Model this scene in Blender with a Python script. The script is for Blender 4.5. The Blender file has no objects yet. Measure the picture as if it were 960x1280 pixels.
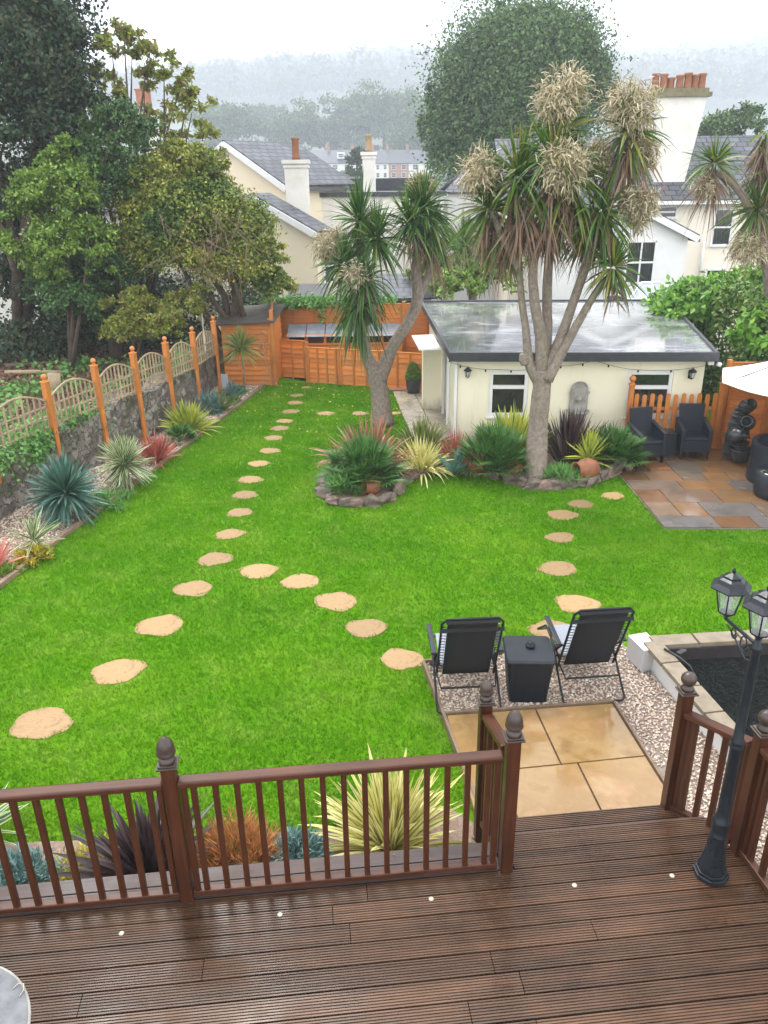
import bpy, math, random
import numpy as np
from mathutils import Vector, Matrix

R = math.radians
random.seed(7)
rng = np.random.default_rng(11)
S = bpy.context.scene
COL = S.collection

# ------------------------------------------------------------------ camera
CH = 4.8
PITCH, ROLL, FPX = R(23), R(0.8), 970.0
cam_data = bpy.data.cameras.new('camera')
cam = bpy.data.objects.new('camera', cam_data)
COL.objects.link(cam)
F = Vector((0, math.cos(PITCH), -math.sin(PITCH)))
U = Vector((0, math.sin(PITCH), math.cos(PITCH)))
RX = Vector((1, 0, 0))
cr, sr = math.cos(ROLL), math.sin(ROLL)
AR = cr * RX - sr * U
AU = sr * RX + cr * U
m = Matrix((AR, AU, -F)).transposed().to_4x4()
m.translation = Vector((0, 0, CH))
cam.matrix_world = m
cam_data.sensor_fit = 'VERTICAL'
cam_data.sensor_height = 24
cam_data.lens = 24 * FPX / 1280
cam_data.clip_end = 6000
cam_data.clip_start = 0.05
S.camera = cam

# ------------------------------------------------------------------ world, sun, exposure
W = bpy.data.worlds.new("World")
S.world = W
W.use_nodes = True
nt = W.node_tree
for n in list(nt.nodes): nt.nodes.remove(n)
out = nt.nodes.new('ShaderNodeOutputWorld')
bg = nt.nodes.new('ShaderNodeBackground')
sky = nt.nodes.new('ShaderNodeTexSky')
sky.sky_type = 'NISHITA'
sky.sun_disc = False
SUN_EL, SUN_AZ = R(58), R(-25)
sky.sun_elevation = SUN_EL
sky.sun_rotation = SUN_AZ
sky.dust_density = 4.0
sky.air_density = 1.0
hsv = nt.nodes.new('ShaderNodeHueSaturation')
hsv.inputs['Saturation'].default_value = 0.12
tcn = nt.nodes.new('ShaderNodeTexCoord')
cn = nt.nodes.new('ShaderNodeTexNoise')
cn.inputs['Scale'].default_value = 1.6
cn.inputs['Detail'].default_value = 5
cmix = nt.nodes.new('ShaderNodeMix')
cmix.data_type = 'RGBA'
cmix.inputs['Factor'].default_value = 0.8
cramp = nt.nodes.new('ShaderNodeValToRGB')
cramp.color_ramp.elements[0].color = (13.0, 13.3, 13.9, 1)
cramp.color_ramp.elements[1].color = (17.5, 17.5, 17.6, 1)
cramp.color_ramp.elements[0].position = 0.3
cramp.color_ramp.elements[1].position = 0.7
nt.links.new(tcn.outputs['Generated'], cn.inputs['Vector'])
nt.links.new(cn.outputs['Fac'], cramp.inputs['Fac'])
nt.links.new(sky.outputs['Color'], hsv.inputs['Color'])
nt.links.new(hsv.outputs['Color'], cmix.inputs[6])
nt.links.new(cramp.outputs['Color'], cmix.inputs[7])
nt.links.new(cmix.outputs[2], bg.inputs['Color'])
bg.inputs['Strength'].default_value = 0.085
nt.links.new(bg.outputs['Background'], out.inputs['Surface'])

sd = bpy.data.lights.new('sun', 'SUN')
sd.energy = 1.5
sd.angle = R(18)
sd.color = (1.0, 0.97, 0.92)
sun = bpy.data.objects.new('sun', sd)
COL.objects.link(sun)
sun.rotation_euler = (R(90) - SUN_EL, 0, -SUN_AZ + R(180))
sun.location = (0, 0, 90)

S.view_settings.view_transform = 'Standard'
S.view_settings.look = 'None'
S.view_settings.exposure = 1.35
S.view_settings.gamma = 1
S.cycles.max_bounces = 6
S.cycles.volume_bounces = 1
S.cycles.transparent_max_bounces = 12
S.cycles.use_denoising = True


# ------------------------------------------------------------------ helpers
def ray(x, y):
    return F + AR * ((x - 480) / FPX) + AU * ((640 - y) / FPX)

def G(x, y, z=0.0):
    d = ray(x, y)
    t = (z - CH) / d.z
    return Vector((0, 0, CH)) + d * t

def at(x, y, Y):
    d = ray(x, y)
    return Vector((0, 0, CH)) + d * (Y / d.y)

def v3(*a): return Vector(a)

def link(o, parent=None):
    COL.objects.link(o)
    if parent is not None: o.parent = parent
    return o

def tag(o, label=None, cat=None, group=None, kind=None):
    if label: o['label'] = label
    if cat: o['category'] = cat
    if group: o['group'] = group
    if kind: o['kind'] = kind
    return o

def thing(name, label, cat, loc=(0, 0, 0), rz=0.0, group=None):
    o = bpy.data.objects.new(name, None)
    o.empty_display_size = 0.1
    o.location = loc
    o.rotation_euler = (0, 0, rz)
    link(o)
    return tag(o, label, cat, group)

def copy_thing(root, loc, rz=0.0, label=None, scale=None):
    def cp(o, par):
        c = o.copy()
        link(c, par)
        for ch in o.children: cp(ch, c)
        return c
    r = cp(root, None)
    r.location = loc
    r.rotation_euler = (root.rotation_euler[0], root.rotation_euler[1], rz)
    if scale is not None: r.scale = (scale, scale, scale) if not hasattr(scale, '__len__') else scale
    if label: r['label'] = label
    return r

class MB:
    def __init__(s): s.v = []; s.f = []; s.sm = []; s.uv = None
    def add(s, vs, fs, smooth=False):
        k = len(s.v)
        s.v += [tuple(p) for p in vs]
        s.f += [tuple(i + k for i in q) for q in fs]
        s.sm += [smooth] * len(fs)
        return s
    def box(s, c, d, rz=0, rx=0, ry=0):
        hx, hy, hz = d[0] / 2, d[1] / 2, d[2] / 2
        M = Matrix.Translation(Vector(c)) @ Matrix.Rotation(rz, 4, 'Z') @ Matrix.Rotation(ry, 4, 'Y') @ Matrix.Rotation(rx, 4, 'X')
        vs = [M @ Vector((x * hx, y * hy, z * hz)) for x in (-1, 1) for y in (-1, 1) for z in (-1, 1)]
        return s.add(vs, [(0, 1, 3, 2), (4, 6, 7, 5), (0, 4, 5, 1), (2, 3, 7, 6), (0, 2, 6, 4), (1, 5, 7, 3)])
    def hexa(s, b, t):   # two quads bottom/top (ccw)
        return s.add(list(b) + list(t), [(3, 2, 1, 0), (4, 5, 6, 7), (0, 1, 5, 4), (1, 2, 6, 5), (2, 3, 7, 6), (3, 0, 4, 7)])
    def beam(s, a, b, w, h):   # rectangular bar from a to b, h = vertical size
        a = Vector(a); b = Vector(b)
        d = (b - a).normalized()
        side = d.cross(Vector((0, 0, 1)))
        if side.length < 1e-3: side = Vector((1, 0, 0))
        side.normalize()
        up = side.cross(d).normalized()
        o = [(-side * w / 2 - up * h / 2), (side * w / 2 - up * h / 2), (side * w / 2 + up * h / 2), (-side * w / 2 + up * h / 2)]
        vs = [a + q for q in o] + [b + q for q in o]
        return s.add(vs, [(0, 1, 2, 3), (7, 6, 5, 4), (0, 4, 5, 1), (1, 5, 6, 2), (2, 6, 7, 3), (3, 7, 4, 0)])
    def prism(s, poly, z0, z1):
        n = len(poly)
        vs = [(p[0], p[1], z0) for p in poly] + [(p[0], p[1], z1) for p in poly]
        fs = [tuple(range(n - 1, -1, -1)), tuple(range(n, 2 * n))] + [(i, (i + 1) % n, (i + 1) % n + n, i + n) for i in range(n)]
        return s.add(vs, fs)
    def slab(s, poly3, t):   # planar polygon with thickness t downwards along normal
        P3 = [Vector(p) for p in poly3]
        nrm = (P3[1] - P3[0]).cross(P3[2] - P3[0]).normalized()
        n = len(P3)
        vs = P3 + [p - nrm * t for p in P3]
        return s.add(vs, [tuple(range(n)), tuple(range(2 * n - 1, n - 1, -1))] + [((i + 1) % n, i, i + n, (i + 1) % n + n) for i in range(n)])
    def tube(s, pts, r, n=8, cap=True, jit=0.0):
        pts = [Vector(p) for p in pts]
        rs = r if hasattr(r, '__len__') else [r] * len(pts)
        vs = []; fs = []
        ref = None
        for i, p in enumerate(pts):
            if i == 0: d = pts[1] - p
            elif i == len(pts) - 1: d = p - pts[i - 1]
            else: d = pts[i + 1] - pts[i - 1]
            d.normalize()
            if ref is None:
                ref = Vector((1, 0, 0)) if abs(d.x) < 0.8 else Vector((0, 1, 0))
            e1 = (ref - d * ref.dot(d)).normalized(); ref = e1
            e2 = d.cross(e1)
            for k in range(n):
                a = 2 * math.pi * k / n
                rr = rs[i] * (1 + random.uniform(-jit, jit))
                vs.append(p + (e1 * math.cos(a) + e2 * math.sin(a)) * rr)
        for i in range(len(pts) - 1):
            for k in range(n):
                k2 = (k + 1) % n
                fs.append((i * n + k, i * n + k2, (i + 1) * n + k2, (i + 1) * n + k))
        if cap:
            fs.append(tuple(range(n - 1, -1, -1)))
            fs.append(tuple(range((len(pts) - 1) * n, len(pts) * n)))
        return s.add(vs, fs, True)
    def lathe(s, prof, c=(0, 0, 0), n=16, smooth=True, ax=None, rot=0.0):
        M = Matrix.Translation(Vector(c))
        if ax is not None: M = M @ Vector((0, 0, 1)).rotation_difference(Vector(ax)).to_matrix().to_4x4()
        vs = []; fs = []
        for (r, z) in prof:
            for k in range(n):
                a = 2 * math.pi * k / n + rot
                vs.append(M @ Vector((r * math.cos(a), r * math.sin(a), z)))
        for i in range(len(prof) - 1):
            for k in range(n):
                k2 = (k + 1) % n
                fs.append((i * n + k, i * n + k2, (i + 1) * n + k2, (i + 1) * n + k))
        fs.append(tuple(range(n - 1, -1, -1)))
        fs.append(tuple(range((len(prof) - 1) * n, len(prof) * n)))
        return s.add(vs, fs, smooth)
    def rock(s, c, d, rz=0, n=9, jit=.22, seed=None):
        rn = random.Random(seed) if seed is not None else random
        vs = []; fs = []
        rings = [(-1, .62), (-.55, .95), (0.1, 1.0), (.62, .82), (1, .45)]
        for (z, r) in rings:
            for k in range(n):
                a = 2 * math.pi * k / n + rz
                q = r * (1 + rn.uniform(-jit, jit))
                vs.append((c[0] + (math.cos(a) * q * d[0] / 2 * math.cos(rz) - math.sin(a) * q * d[1] / 2 * math.sin(rz)),
                           c[1] + (math.cos(a) * q * d[0] / 2 * math.sin(rz) + math.sin(a) * q * d[1] / 2 * math.cos(rz)),
                           c[2] + (z + rn.uniform(-.12, .12)) * d[2] / 2))
        for i in range(len(rings) - 1):
            for k in range(n):
                k2 = (k + 1) % n
                fs.append((i * n + k, i * n + k2, (i + 1) * n + k2, (i + 1) * n + k))
        fs.append(tuple(range(n - 1, -1, -1)))
        fs.append(tuple(range(4 * n, 5 * n)))
        return s.add(vs, fs)
    def build(s, name, mat, parent=None, bevel=0.0, label=None, loc=None, rz=None):
        me = bpy.data.meshes.new(name)
        me.from_pydata(s.v, [], s.f)
        if any(s.sm): me.polygons.foreach_set('use_smooth', s.sm)
        for q in (mat if isinstance(mat, list) else [mat]): me.materials.append(q)
        me.update()
        o = bpy.data.objects.new(name, me)
        link(o, parent)
        if loc is not None: o.location = loc
        if rz is not None: o.rotation_euler = (0, 0, rz)
        if bevel > 0:
            b = o.modifiers.new('bevel', 'BEVEL')
            b.width = bevel; b.segments = 2; b.limit_method = 'ANGLE'; b.angle_limit = R(40)
        if label: o['label'] = label
        return o

def np_mesh(name, verts, quads, mat, parent=None, uv=None, smooth=False):
    me = bpy.data.meshes.new(name)
    verts = np.asarray(verts, np.float32); quads = np.asarray(quads, np.int32)
    nf, k = quads.shape
    me.vertices.add(len(verts)); me.vertices.foreach_set('co', verts.ravel())
    me.loops.add(nf * k); me.loops.foreach_set('vertex_index', quads.ravel())
    me.polygons.add(nf)
    me.polygons.foreach_set('loop_start', np.arange(0, nf * k, k, dtype=np.int32))
    me.polygons.foreach_set('loop_total', np.full(nf, k, np.int32))
    if uv is not None:
        l = me.uv_layers.new(name='UVMap')
        l.data.foreach_set('uv', np.asarray(uv, np.float32)[quads.ravel()].ravel())
    if smooth: me.polygons.foreach_set('use_smooth', np.ones(nf, bool))
    me.update(calc_edges=True)
    me.materials.append(mat)
    o = bpy.data.objects.new(name, me)
    return link(o, parent)

# ---- foliage arrays
def unit(a): return a / np.maximum(np.linalg.norm(a, axis=-1, keepdims=True), 1e-9)

def straps(base, dirs, L, Wd, droop, seg=4, prof=(.55, 1, .9, .6, .05), fold=.25, twist=.5):
    """curved strap leaves; returns verts, quads, uv"""
    N = len(base)
    L = np.broadcast_to(L, (N,)).astype(float); Wd = np.broadcast_to(Wd, (N,)).astype(float); droop = np.broadcast_to(droop, (N,)).astype(float)
    t = np.linspace(0, 1, seg + 1)
    d = unit(dirs)
    P = base[:, None, :] + d[:, None, :] * (L[:, None] * t[None])[..., None]
    g = (droop * L)[:, None] * t[None] ** 2
    horiz = np.sqrt(np.maximum(1 - d[:, 2] ** 2, 0.02))
    P[:, :, 2] -= g * (0.35 + horiz[:, None] * .8)
    P[:, :, :2] -= (d[:, None, :2]) * (g * .28)[..., None]
    T = np.gradient(P, axis=1); T = unit(T)
    up = np.array([0, 0, 1.0]) + rng.normal(0, twist, (N, 3))
    side = unit(np.cross(T, up[:, None, :]))
    nrm = unit(np.cross(side, T))
    w = np.interp(t, np.linspace(0, 1, len(prof)), prof)[None] * Wd[:, None] / 2
    A = P - side * w[..., None] + nrm * (w * fold)[..., None]
    B = P
    C = P + side * w[..., None] + nrm * (w * fold)[..., None]
    V = np.stack([A, B, C], axis=2).reshape(-1, 3)
    uv = np.zeros((N, seg + 1, 3, 2)); uv[..., 0] = [0, .5, 1]; uv[..., 1] = t[None, :, None]
    k = np.arange(seg)[:, None] * 3 + np.arange(2)[None]
    q = np.stack([k, k + 1, k + 4, k + 3], -1).reshape(-1, 4)
    Q = (q[None] + (np.arange(N) * 3 * (seg + 1))[:, None, None]).reshape(-1, 4)
    return V, Q, uv.reshape(-1, 2)

def merge(parts):
    V = []; Q = []; UV = []; o = 0
    for v, q, u in parts:
        V.append(v); Q.append(q + o); UV.append(u); o += len(v)
    return np.concatenate(V), np.concatenate(Q), np.concatenate(UV)

def dirs_elev(n, lo, hi, power=1.0):
    el = np.radians(lo + (hi - lo) * rng.random(n) ** power)
    az = rng.random(n) * 2 * np.pi
    return np.stack([np.cos(az) * np.cos(el), np.sin(az) * np.cos(el), np.sin(el)], -1)

def leaf_quads(pts, size, nb=None, up=.5, aspect=.55):
    N = len(pts)
    size = np.broadcast_to(size, (N,))[:, None]
    d = rng.normal(0, 1, (N, 3)); d[:, 2] -= .3; d = unit(d)
    n = rng.normal(0, .8, (N, 3)); n[:, 2] += up
    if nb is not None: n += nb * .9
    s = unit(np.cross(d, n))
    nn = unit(np.cross(s, d))
    A = pts
    B = pts + d * size * .5 + s * size * aspect / 2 + nn * size * .08
    C = pts + d * size
    D = pts + d * size * .5 - s * size * aspect / 2 + nn * size * .08
    V = np.stack([A, B, C, D], 1).reshape(-1, 3)
    Q = np.arange(N * 4).reshape(N, 4)
    return V, Q, np.zeros((N * 4, 2))

def crown_pts(blobs, total, shell=.35, zs=.6):
    """blobs: (x,y,z,rx,ry,rz); leaves on fluffy clumps spread near the blob surfaces"""
    blobs = np.array(blobs, float)
    vol = (blobs[:, 3] * blobs[:, 4] + blobs[:, 3] * blobs[:, 5])
    cnt = np.maximum((vol / vol.sum() * total).astype(int), 10)
    P = []; NB = []
    for b, c in zip(blobs, cnt):
        ncl = max(6, int(c / 75))
        cd = unit(rng.normal(0, 1, (ncl, 3)))
        cd[:, 2] = np.where(cd[:, 2] < -.4, -cd[:, 2], cd[:, 2])
        rad = 1 - shell * rng.random(ncl) ** 1.3 + rng.normal(0, .11, ncl)
        cc = b[:3] + cd * rad[:, None] * b[3:6]
        idx = rng.integers(0, ncl, c)
        cs = np.mean(b[3:6]) * (0.09 + .10 * rng.random(ncl))
        off = np.clip(rng.normal(0, 1, (c, 3)), -1.7, 1.7) * cs[idx][:, None] * [1, 1, zs]
        P.append(cc[idx] + off); NB.append(cd[idx])
    return np.concatenate(P), np.concatenate(NB)

# ------------------------------------------------------------------ materials
def new_mat(name):
    m_ = bpy.data.materials.new(name); m_.use_nodes = True
    n = m_.node_tree.nodes; l = m_.node_tree.links
    b = n['Principled BSDF']
    return m_, n, l, b

def rgb(c): return (c[0], c[1], c[2], 1)

def noise_node(n, l, scale, detail=4, rough=.6, coord='Object', stretch=None, dist=0):
    tc = n.new('ShaderNodeTexCoord'); nz = n.new('ShaderNodeTexNoise')
    nz.inputs['Scale'].default_value = scale; nz.inputs['Detail'].default_value = detail
    nz.inputs['Roughness'].default_value = rough; nz.inputs['Distortion'].default_value = dist
    src = tc.outputs[coord]
    if stretch:
        mp = n.new('ShaderNodeMapping'); mp.inputs['Scale'].default_value = stretch
        l.new(src, mp.inputs['Vector']); src = mp.outputs['Vector']
    l.new(src, nz.inputs['Vector'])
    return nz

def ramp_node(n, l, src, stops):
    r_ = n.new('ShaderNodeValToRGB')
    e = r_.color_ramp.elements
    while len(e) < len(stops): e.new(0.5)
    for q, (p, c) in zip(e, stops): q.position = p; q.color = rgb(c) if hasattr(c, '__len__') else (c, c, c, 1)
    l.new(src, r_.inputs['Fac'])
    return r_

def bump(n, l, b, src, strength, dist=.01, prev=None):
    bp = n.new('ShaderNodeBump'); bp.inputs['Strength'].default_value = strength; bp.inputs['Distance'].default_value = dist
    l.new(src, bp.inputs['Height'])
    if prev is not None: l.new(prev.outputs['Normal'], bp.inputs['Normal'])
    l.new(bp.outputs['Normal'], b.inputs['Normal'])
    return bp

def mat(name, c1, c2=None, scale=8, rough=.7, bmp=0, metallic=0, stretch=None, spec=.5, bscale=None, rr=None, detail=5, bdist=.01):
    m_, n, l, b = new_mat(name)
    b.inputs['Roughness'].default_value = rough; b.inputs['Metallic'].default_value = metallic
    b.inputs['Specular IOR Level'].default_value = spec
    if c2 is None: c2 = tuple(x * .8 for x in c1)
    nz = noise_node(n, l, scale, detail, stretch=stretch)
    cr_ = ramp_node(n, l, nz.outputs['Fac'], [(.3, c1), (.7, c2)])
    l.new(cr_.outputs['Color'], b.inputs['Base Color'])
    if rr:
        rn = noise_node(n, l, scale * .6, 3)
        q = ramp_node(n, l, rn.outputs['Fac'], [(.35, rr[0]), (.65, rr[1])])
        l.new(q.outputs['Color'], b.inputs['Roughness'])
    if bmp:
        bn = noise_node(n, l, bscale or scale * 3, 6, stretch=stretch)
        bump(n, l, b, bn.outputs['Fac'], bmp, bdist)
    return m_

def leaf_mat(name, cols, rough=.5, trans=.25, stripe=None, spec=.4, big=None):
    """cols: list picked by random per island; stripe = (centre, edge, pos) colours across the leaf"""
    m_, n, l, b = new_mat(name)
    b.inputs['Roughness'].default_value = rough; b.inputs['Specular IOR Level'].default_value = spec
    geo = n.new('ShaderNodeNewGeometry')
    st = [((i + .5) / len(cols), c) for i, c in enumerate(cols)]
    r_ = ramp_node(n, l, geo.outputs['Random Per Island'], st)
    col = r_.outputs['Color']
    if big:
        nz = noise_node(n, l, big[0], 3)
        f_ = ramp_node(n, l, nz.outputs['Fac'], [(.42, 0), (.62, 1)])
        mx = n.new('ShaderNodeMix'); mx.data_type = 'RGBA'
        l.new(f_.outputs['Color'], mx.inputs['Factor']); l.new(col, mx.inputs[6])
        r2 = ramp_node(n, l, geo.outputs['Random Per Island'], [((i + .5) / len(big[1]), c) for i, c in enumerate(big[1])])
        l.new(r2.outputs['Color'], mx.inputs[7]); col = mx.outputs[2]
    if stripe:
        uvn = n.new('ShaderNodeTexCoord'); sp = n.new('ShaderNodeSeparateXYZ')
        l.new(uvn.outputs['UV'], sp.inputs[0])
        mt = n.new('ShaderNodeMath'); mt.operation = 'SUBTRACT'; mt.inputs[1].default_value = .5
        l.new(sp.outputs['X'], mt.inputs[0])
        ab = n.new('ShaderNodeMath'); ab.operation = 'ABSOLUTE'; l.new(mt.outputs[0], ab.inputs[0])
        rs = ramp_node(n, l, ab.outputs[0], [(stripe[2] - .04, 0), (stripe[2] + .04, 1)])
        mx = n.new('ShaderNodeMix'); mx.data_type = 'RGBA'
        l.new(rs.outputs['Color'], mx.inputs['Factor'])
        if stripe[0] is None: l.new(col, mx.inputs[6]); mx.inputs[7].default_value = rgb(stripe[1])
        else: mx.inputs[6].default_value = rgb(stripe[0]); l.new(col, mx.inputs[7])
        col = mx.outputs[2]
    l.new(col, b.inputs['Base Color'])
    if trans:
        tr = n.new('ShaderNodeBsdfTranslucent'); l.new(col, tr.inputs['Color'])
        ms = n.new('ShaderNodeMixShader'); ms.inputs[0].default_value = trans
        l.new(b.outputs[0], ms.inputs[1]); l.new(tr.outputs[0], ms.inputs[2])
        l.new(ms.outputs[0], n['Material Output'].inputs['Surface'])
    return m_

def wood_mat(name, c1, c2, axis=0, rough=.45, rr=None, bmp=.3, spec=.5):
    st = [30, 30, 30]; st[axis] = 1.4
    m_, n, l, b = new_mat(name)
    nz = noise_node(n, l, 1.3, 6, .65, stretch=tuple(st), dist=.4)
    r_ = ramp_node(n, l, nz.outputs['Fac'], [(.3, c1), (.7, c2)])
    col = r_.outputs['Color']
    n2 = noise_node(n, l, 2.2, 4)
    r2 = ramp_node(n, l, n2.outputs['Fac'], [(.35, (.62, .62, .64)), (.6, (1, 1, 1))])
    mx = n.new('ShaderNodeMix'); mx.data_type = 'RGBA'; mx.blend_type = 'MULTIPLY'; mx.inputs['Factor'].default_value = .8
    l.new(col, mx.inputs[6]); l.new(r2.outputs['Color'], mx.inputs[7])
    g_ = n.new('ShaderNodeNewGeometry'); mr_ = n.new('ShaderNodeMapRange'); mr_.inputs['To Min'].default_value = .78; mr_.inputs['To Max'].default_value = 1.2
    l.new(g_.outputs['Random Per Island'], mr_.inputs['Value']); hs = n.new('ShaderNodeHueSaturation'); l.new(mr_.outputs[0], hs.inputs['Value']); l.new(mx.outputs[2], hs.inputs['Color'])
    l.new(hs.outputs['Color'], b.inputs['Base Color'])
    b.inputs['Roughness'].default_value = rough; b.inputs['Specular IOR Level'].default_value = spec
    if rr:
        q = ramp_node(n, l, n2.outputs['Fac'], [(.35, rr[0]), (.65, rr[1])]); l.new(q.outputs['Color'], b.inputs['Roughness'])
    bump(n, l, b, nz.outputs['Fac'], bmp, .004)
    return m_

def lap_mat(name, c1, c2, pitch=.1):
    """orange lap panel boards: horizontal boards with a saw-tooth bump"""
    m_, n, l, b = new_mat(name)
    tc = n.new('ShaderNodeTexCoord'); sp = n.new('ShaderNodeSeparateXYZ'); l.new(tc.outputs['Object'], sp.inputs[0])
    nz = noise_node(n, l, 2, 5, stretch=(2, 2, 22))
    r0_ = ramp_node(n, l, nz.outputs['Fac'], [(.3, c1), (.7, c2)])
    nf = noise_node(n, l, 1.6, 5, .7); ff = ramp_node(n, l, nf.outputs['Fac'], [(.48, 0), (.7, .6)])
    mf = n.new('ShaderNodeMix'); mf.data_type = 'RGBA'; l.new(ff.outputs['Color'], mf.inputs['Factor']); l.new(r0_.outputs['Color'], mf.inputs[6]); mf.inputs[7].default_value = (.50, .25, .10, 1)
    class _O: pass
    r_ = _O(); r_.outputs = {'Color': mf.outputs[2]}
    g_ = n.new('ShaderNodeNewGeometry'); mr_ = n.new('ShaderNodeMapRange'); mr_.inputs['To Min'].default_value = .72; mr_.inputs['To Max'].default_value = 1.12
    l.new(g_.outputs['Random Per Island'], mr_.inputs['Value']); hs = n.new('ShaderNodeHueSaturation'); l.new(mr_.outputs[0], hs.inputs['Value']); l.new(r_.outputs['Color'], hs.inputs['Color'])
    l.new(hs.outputs['Color'], b.inputs['Base Color'])
    b.inputs['Roughness'].default_value = .6; b.inputs['Specular IOR Level'].default_value = .3
    bump(n, l, b, nz.outputs['Fac'], .3, .004)
    return m_

MAT = {}
MAT['deck'] = wood_mat('wet_deck_wood', (.135, .066, .034), (.042, .025, .014), 0, rr=(.22, .5), bmp=.35, spec=.35)
MAT['ledge'] = wood_mat('ledge_wood', (.07, .04, .034), (.036, .022, .018), 0, rr=(.3, .55), spec=.35)
MAT['rail'] = wood_mat('rail_wood', (.115, .036, .014), (.045, .016, .008), 0, rr=(.3, .5), bmp=.2, spec=.3)
MAT['railv'] = wood_mat('post_wood', (.105, .032, .012), (.038, .014, .007), 2, rr=(.3, .5), bmp=.2, spec=.3)
MAT['finial'] = mat('finial_wood', (.06, .038, .028), (.03, .02, .016), 20, .35, .1)
MAT['orange'] = wood_mat('orange_post_wood', (.64, .225, .04), (.46, .15, .024), 2, .5, bmp=.25)
MAT['lap'] = lap_mat('orange_lap_wood', (.68, .225, .04), (.48, .145, .024))
MAT['lap2'] = lap_mat('orange_lap_wood_pale', (.72, .245, .045), (.52, .165, .028))
MAT['trellis'] = wood_mat('trellis_wood', (.44, .33, .20), (.30, .22, .135), 2, .7)
MAT['blackmetal'] = mat('black_painted_metal', (.008, .009, .012), (.014, .016, .02), 14, .35, .08, spec=.25)
MAT['lampmetal'] = mat('lamp_post_paint', (.009, .012, .016), (.018, .022, .028), 9, .38, .12, rr=(.25, .5), spec=.3)
MAT['mesh'] = mat('black_textilene', (.016, .017, .02), (.026, .027, .03), 160, .75, .4, bscale=300, spec=.2)
MAT['greycloth'] = mat('pale_grey_textilene', (.27, .29, .33), (.20, .22, .26), 60, .6, .2)
MAT['white'] = mat('white_paint', (.76, .76, .75), (.70, .70, .69), 3, .4)
MAT['white_dirty'] = mat('weathered_white_render', (.78, .76, .71), (.60, .57, .51), 1.3, .8, .2, bscale=30)
MAT['cream'] = mat('cream_render', (.82, .775, .59), (.76, .71, .53), .8, .75, .12, bscale=60)
def dirty_cream():
    m_ = MAT['cream']; n = m_.node_tree.nodes; l = m_.node_tree.links; b = n['Principled BSDF']
    src = b.inputs['Base Color'].links[0].from_socket
    tc = n.new('ShaderNodeTexCoord'); sp = n.new('ShaderNodeSeparateXYZ'); l.new(tc.outputs['Object'], sp.inputs[0])
    nz = noise_node(n, l, 3.5, 6, .7, stretch=(1, 1, .35))
    ma = n.new('ShaderNodeMath'); ma.operation = 'MULTIPLY_ADD'; ma.inputs[1].default_value = .9; l.new(nz.outputs['Fac'], ma.inputs[0])
    mz = n.new('ShaderNodeMath'); mz.operation = 'MULTIPLY'; mz.inputs[1].default_value = -1.0; l.new(sp.outputs['Z'], mz.inputs[0]); l.new(mz.outputs[0], ma.inputs[2])
    f1 = ramp_node(n, l, ma.outputs[0], [(.12, 0), (.4, .75)])
    n2 = noise_node(n, l, 2.2, 6, .7, stretch=(2.5, 2.5, .25)); f2 = ramp_node(n, l, n2.outputs['Fac'], [(.56, 0), (.75, .35)])
    mx1 = n.new('ShaderNodeMix'); mx1.data_type = 'RGBA'; l.new(f2.outputs['Color'], mx1.inputs['Factor']); l.new(src, mx1.inputs[6]); mx1.inputs[7].default_value = (.52, .49, .37, 1)
    mx2 = n.new('ShaderNodeMix'); mx2.data_type = 'RGBA'; l.new(f1.outputs['Color'], mx2.inputs['Factor']); l.new(mx1.outputs[2], mx2.inputs[6]); mx2.inputs[7].default_value = (.34, .31, .22, 1)
    l.new(mx2.outputs[2], b.inputs['Base Color'])
dirty_cream()
MAT['cream_house'] = mat('pale_cream_render', (.80, .70, .52), (.76, .66, .47), .6, .8, .1, bscale=30)
MAT['pink_house'] = mat('warm_cream_render', (.83, .76, .66), (.79, .71, .6), .6, .8, .1, bscale=30)
MAT['glass'] = mat('dark_window_glass', (.012, .014, .014), (.03, .034, .034), 3, .06, spec=.7)
MAT['felt'] = mat('black_roof_trim', (.02, .022, .028), (.04, .042, .05), 8, .5, .2)
MAT['gravel_soil'] = mat('gravel_bed', (.30, .23, .19), (.16, .12, .10), 40, .85, .5)
MAT['soil'] = mat('bark_soil', (.16, .10, .07), (.30, .22, .17), 45, .9, .6)
MAT['terracotta'] = mat('terracotta', (.27, .095, .035), (.16, .06, .028), 10, .6, .2)
MAT['darkpot'] = mat('dark_glazed_pot', (.02, .024, .025), (.045, .05, .05), 14, .25, .2)
MAT['slatepot'] = mat('dark_stacked_slate', (.05, .052, .05), (.09, .09, .085), 14, .35, .5)
MAT['stonegrey'] = mat('carved_grey_stone', (.38, .37, .33), (.22, .21, .185), 9, .8, .5)
MAT['coping'] = mat('coping_stone', (.26, .21, .145), (.15, .12, .08), 6, .6, .4)
MAT['liner'] = mat('black_pond_liner', (.02, .018, .018), (.035, .03, .03), 10, .4, .2)
MAT['bark'] = mat('palm_bark', (.32, .265, .215), (.17, .135, .105), 11, .9, 1.0, stretch=(1.6, 1.6, 1.2), bscale=22, bdist=.04, detail=8)
MAT['darkbark'] = mat('ivy_bark', (.12, .085, .06), (.05, .035, .025), 7, .9, .9)
MAT['brick'] = mat('chimney_brick', (.40, .17, .10), (.28, .12, .08), 7, .85, .4)
MAT['pot_clay'] = mat('chimney_pot_clay', (.33, .13, .055), (.22, .09, .045), 7, .8, .2)
MAT['buffpot'] = mat('buff_chimney_pot', (.45, .32, .17), (.34, .22, .11), 7, .8, .2)
MAT['canvas'] = mat('white_parasol_canvas', (.82, .80, .75), (.78, .76, .71), 3, .8, .1)
MAT['plastic'] = mat('white_plastic', (.52, .52, .52), (.48, .48, .48), 3, .35)
MAT['greyplastic'] = mat('dark_grey_resin', (.012, .015, .021), (.02, .024, .032), 9, .4, .1, spec=.3)
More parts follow.
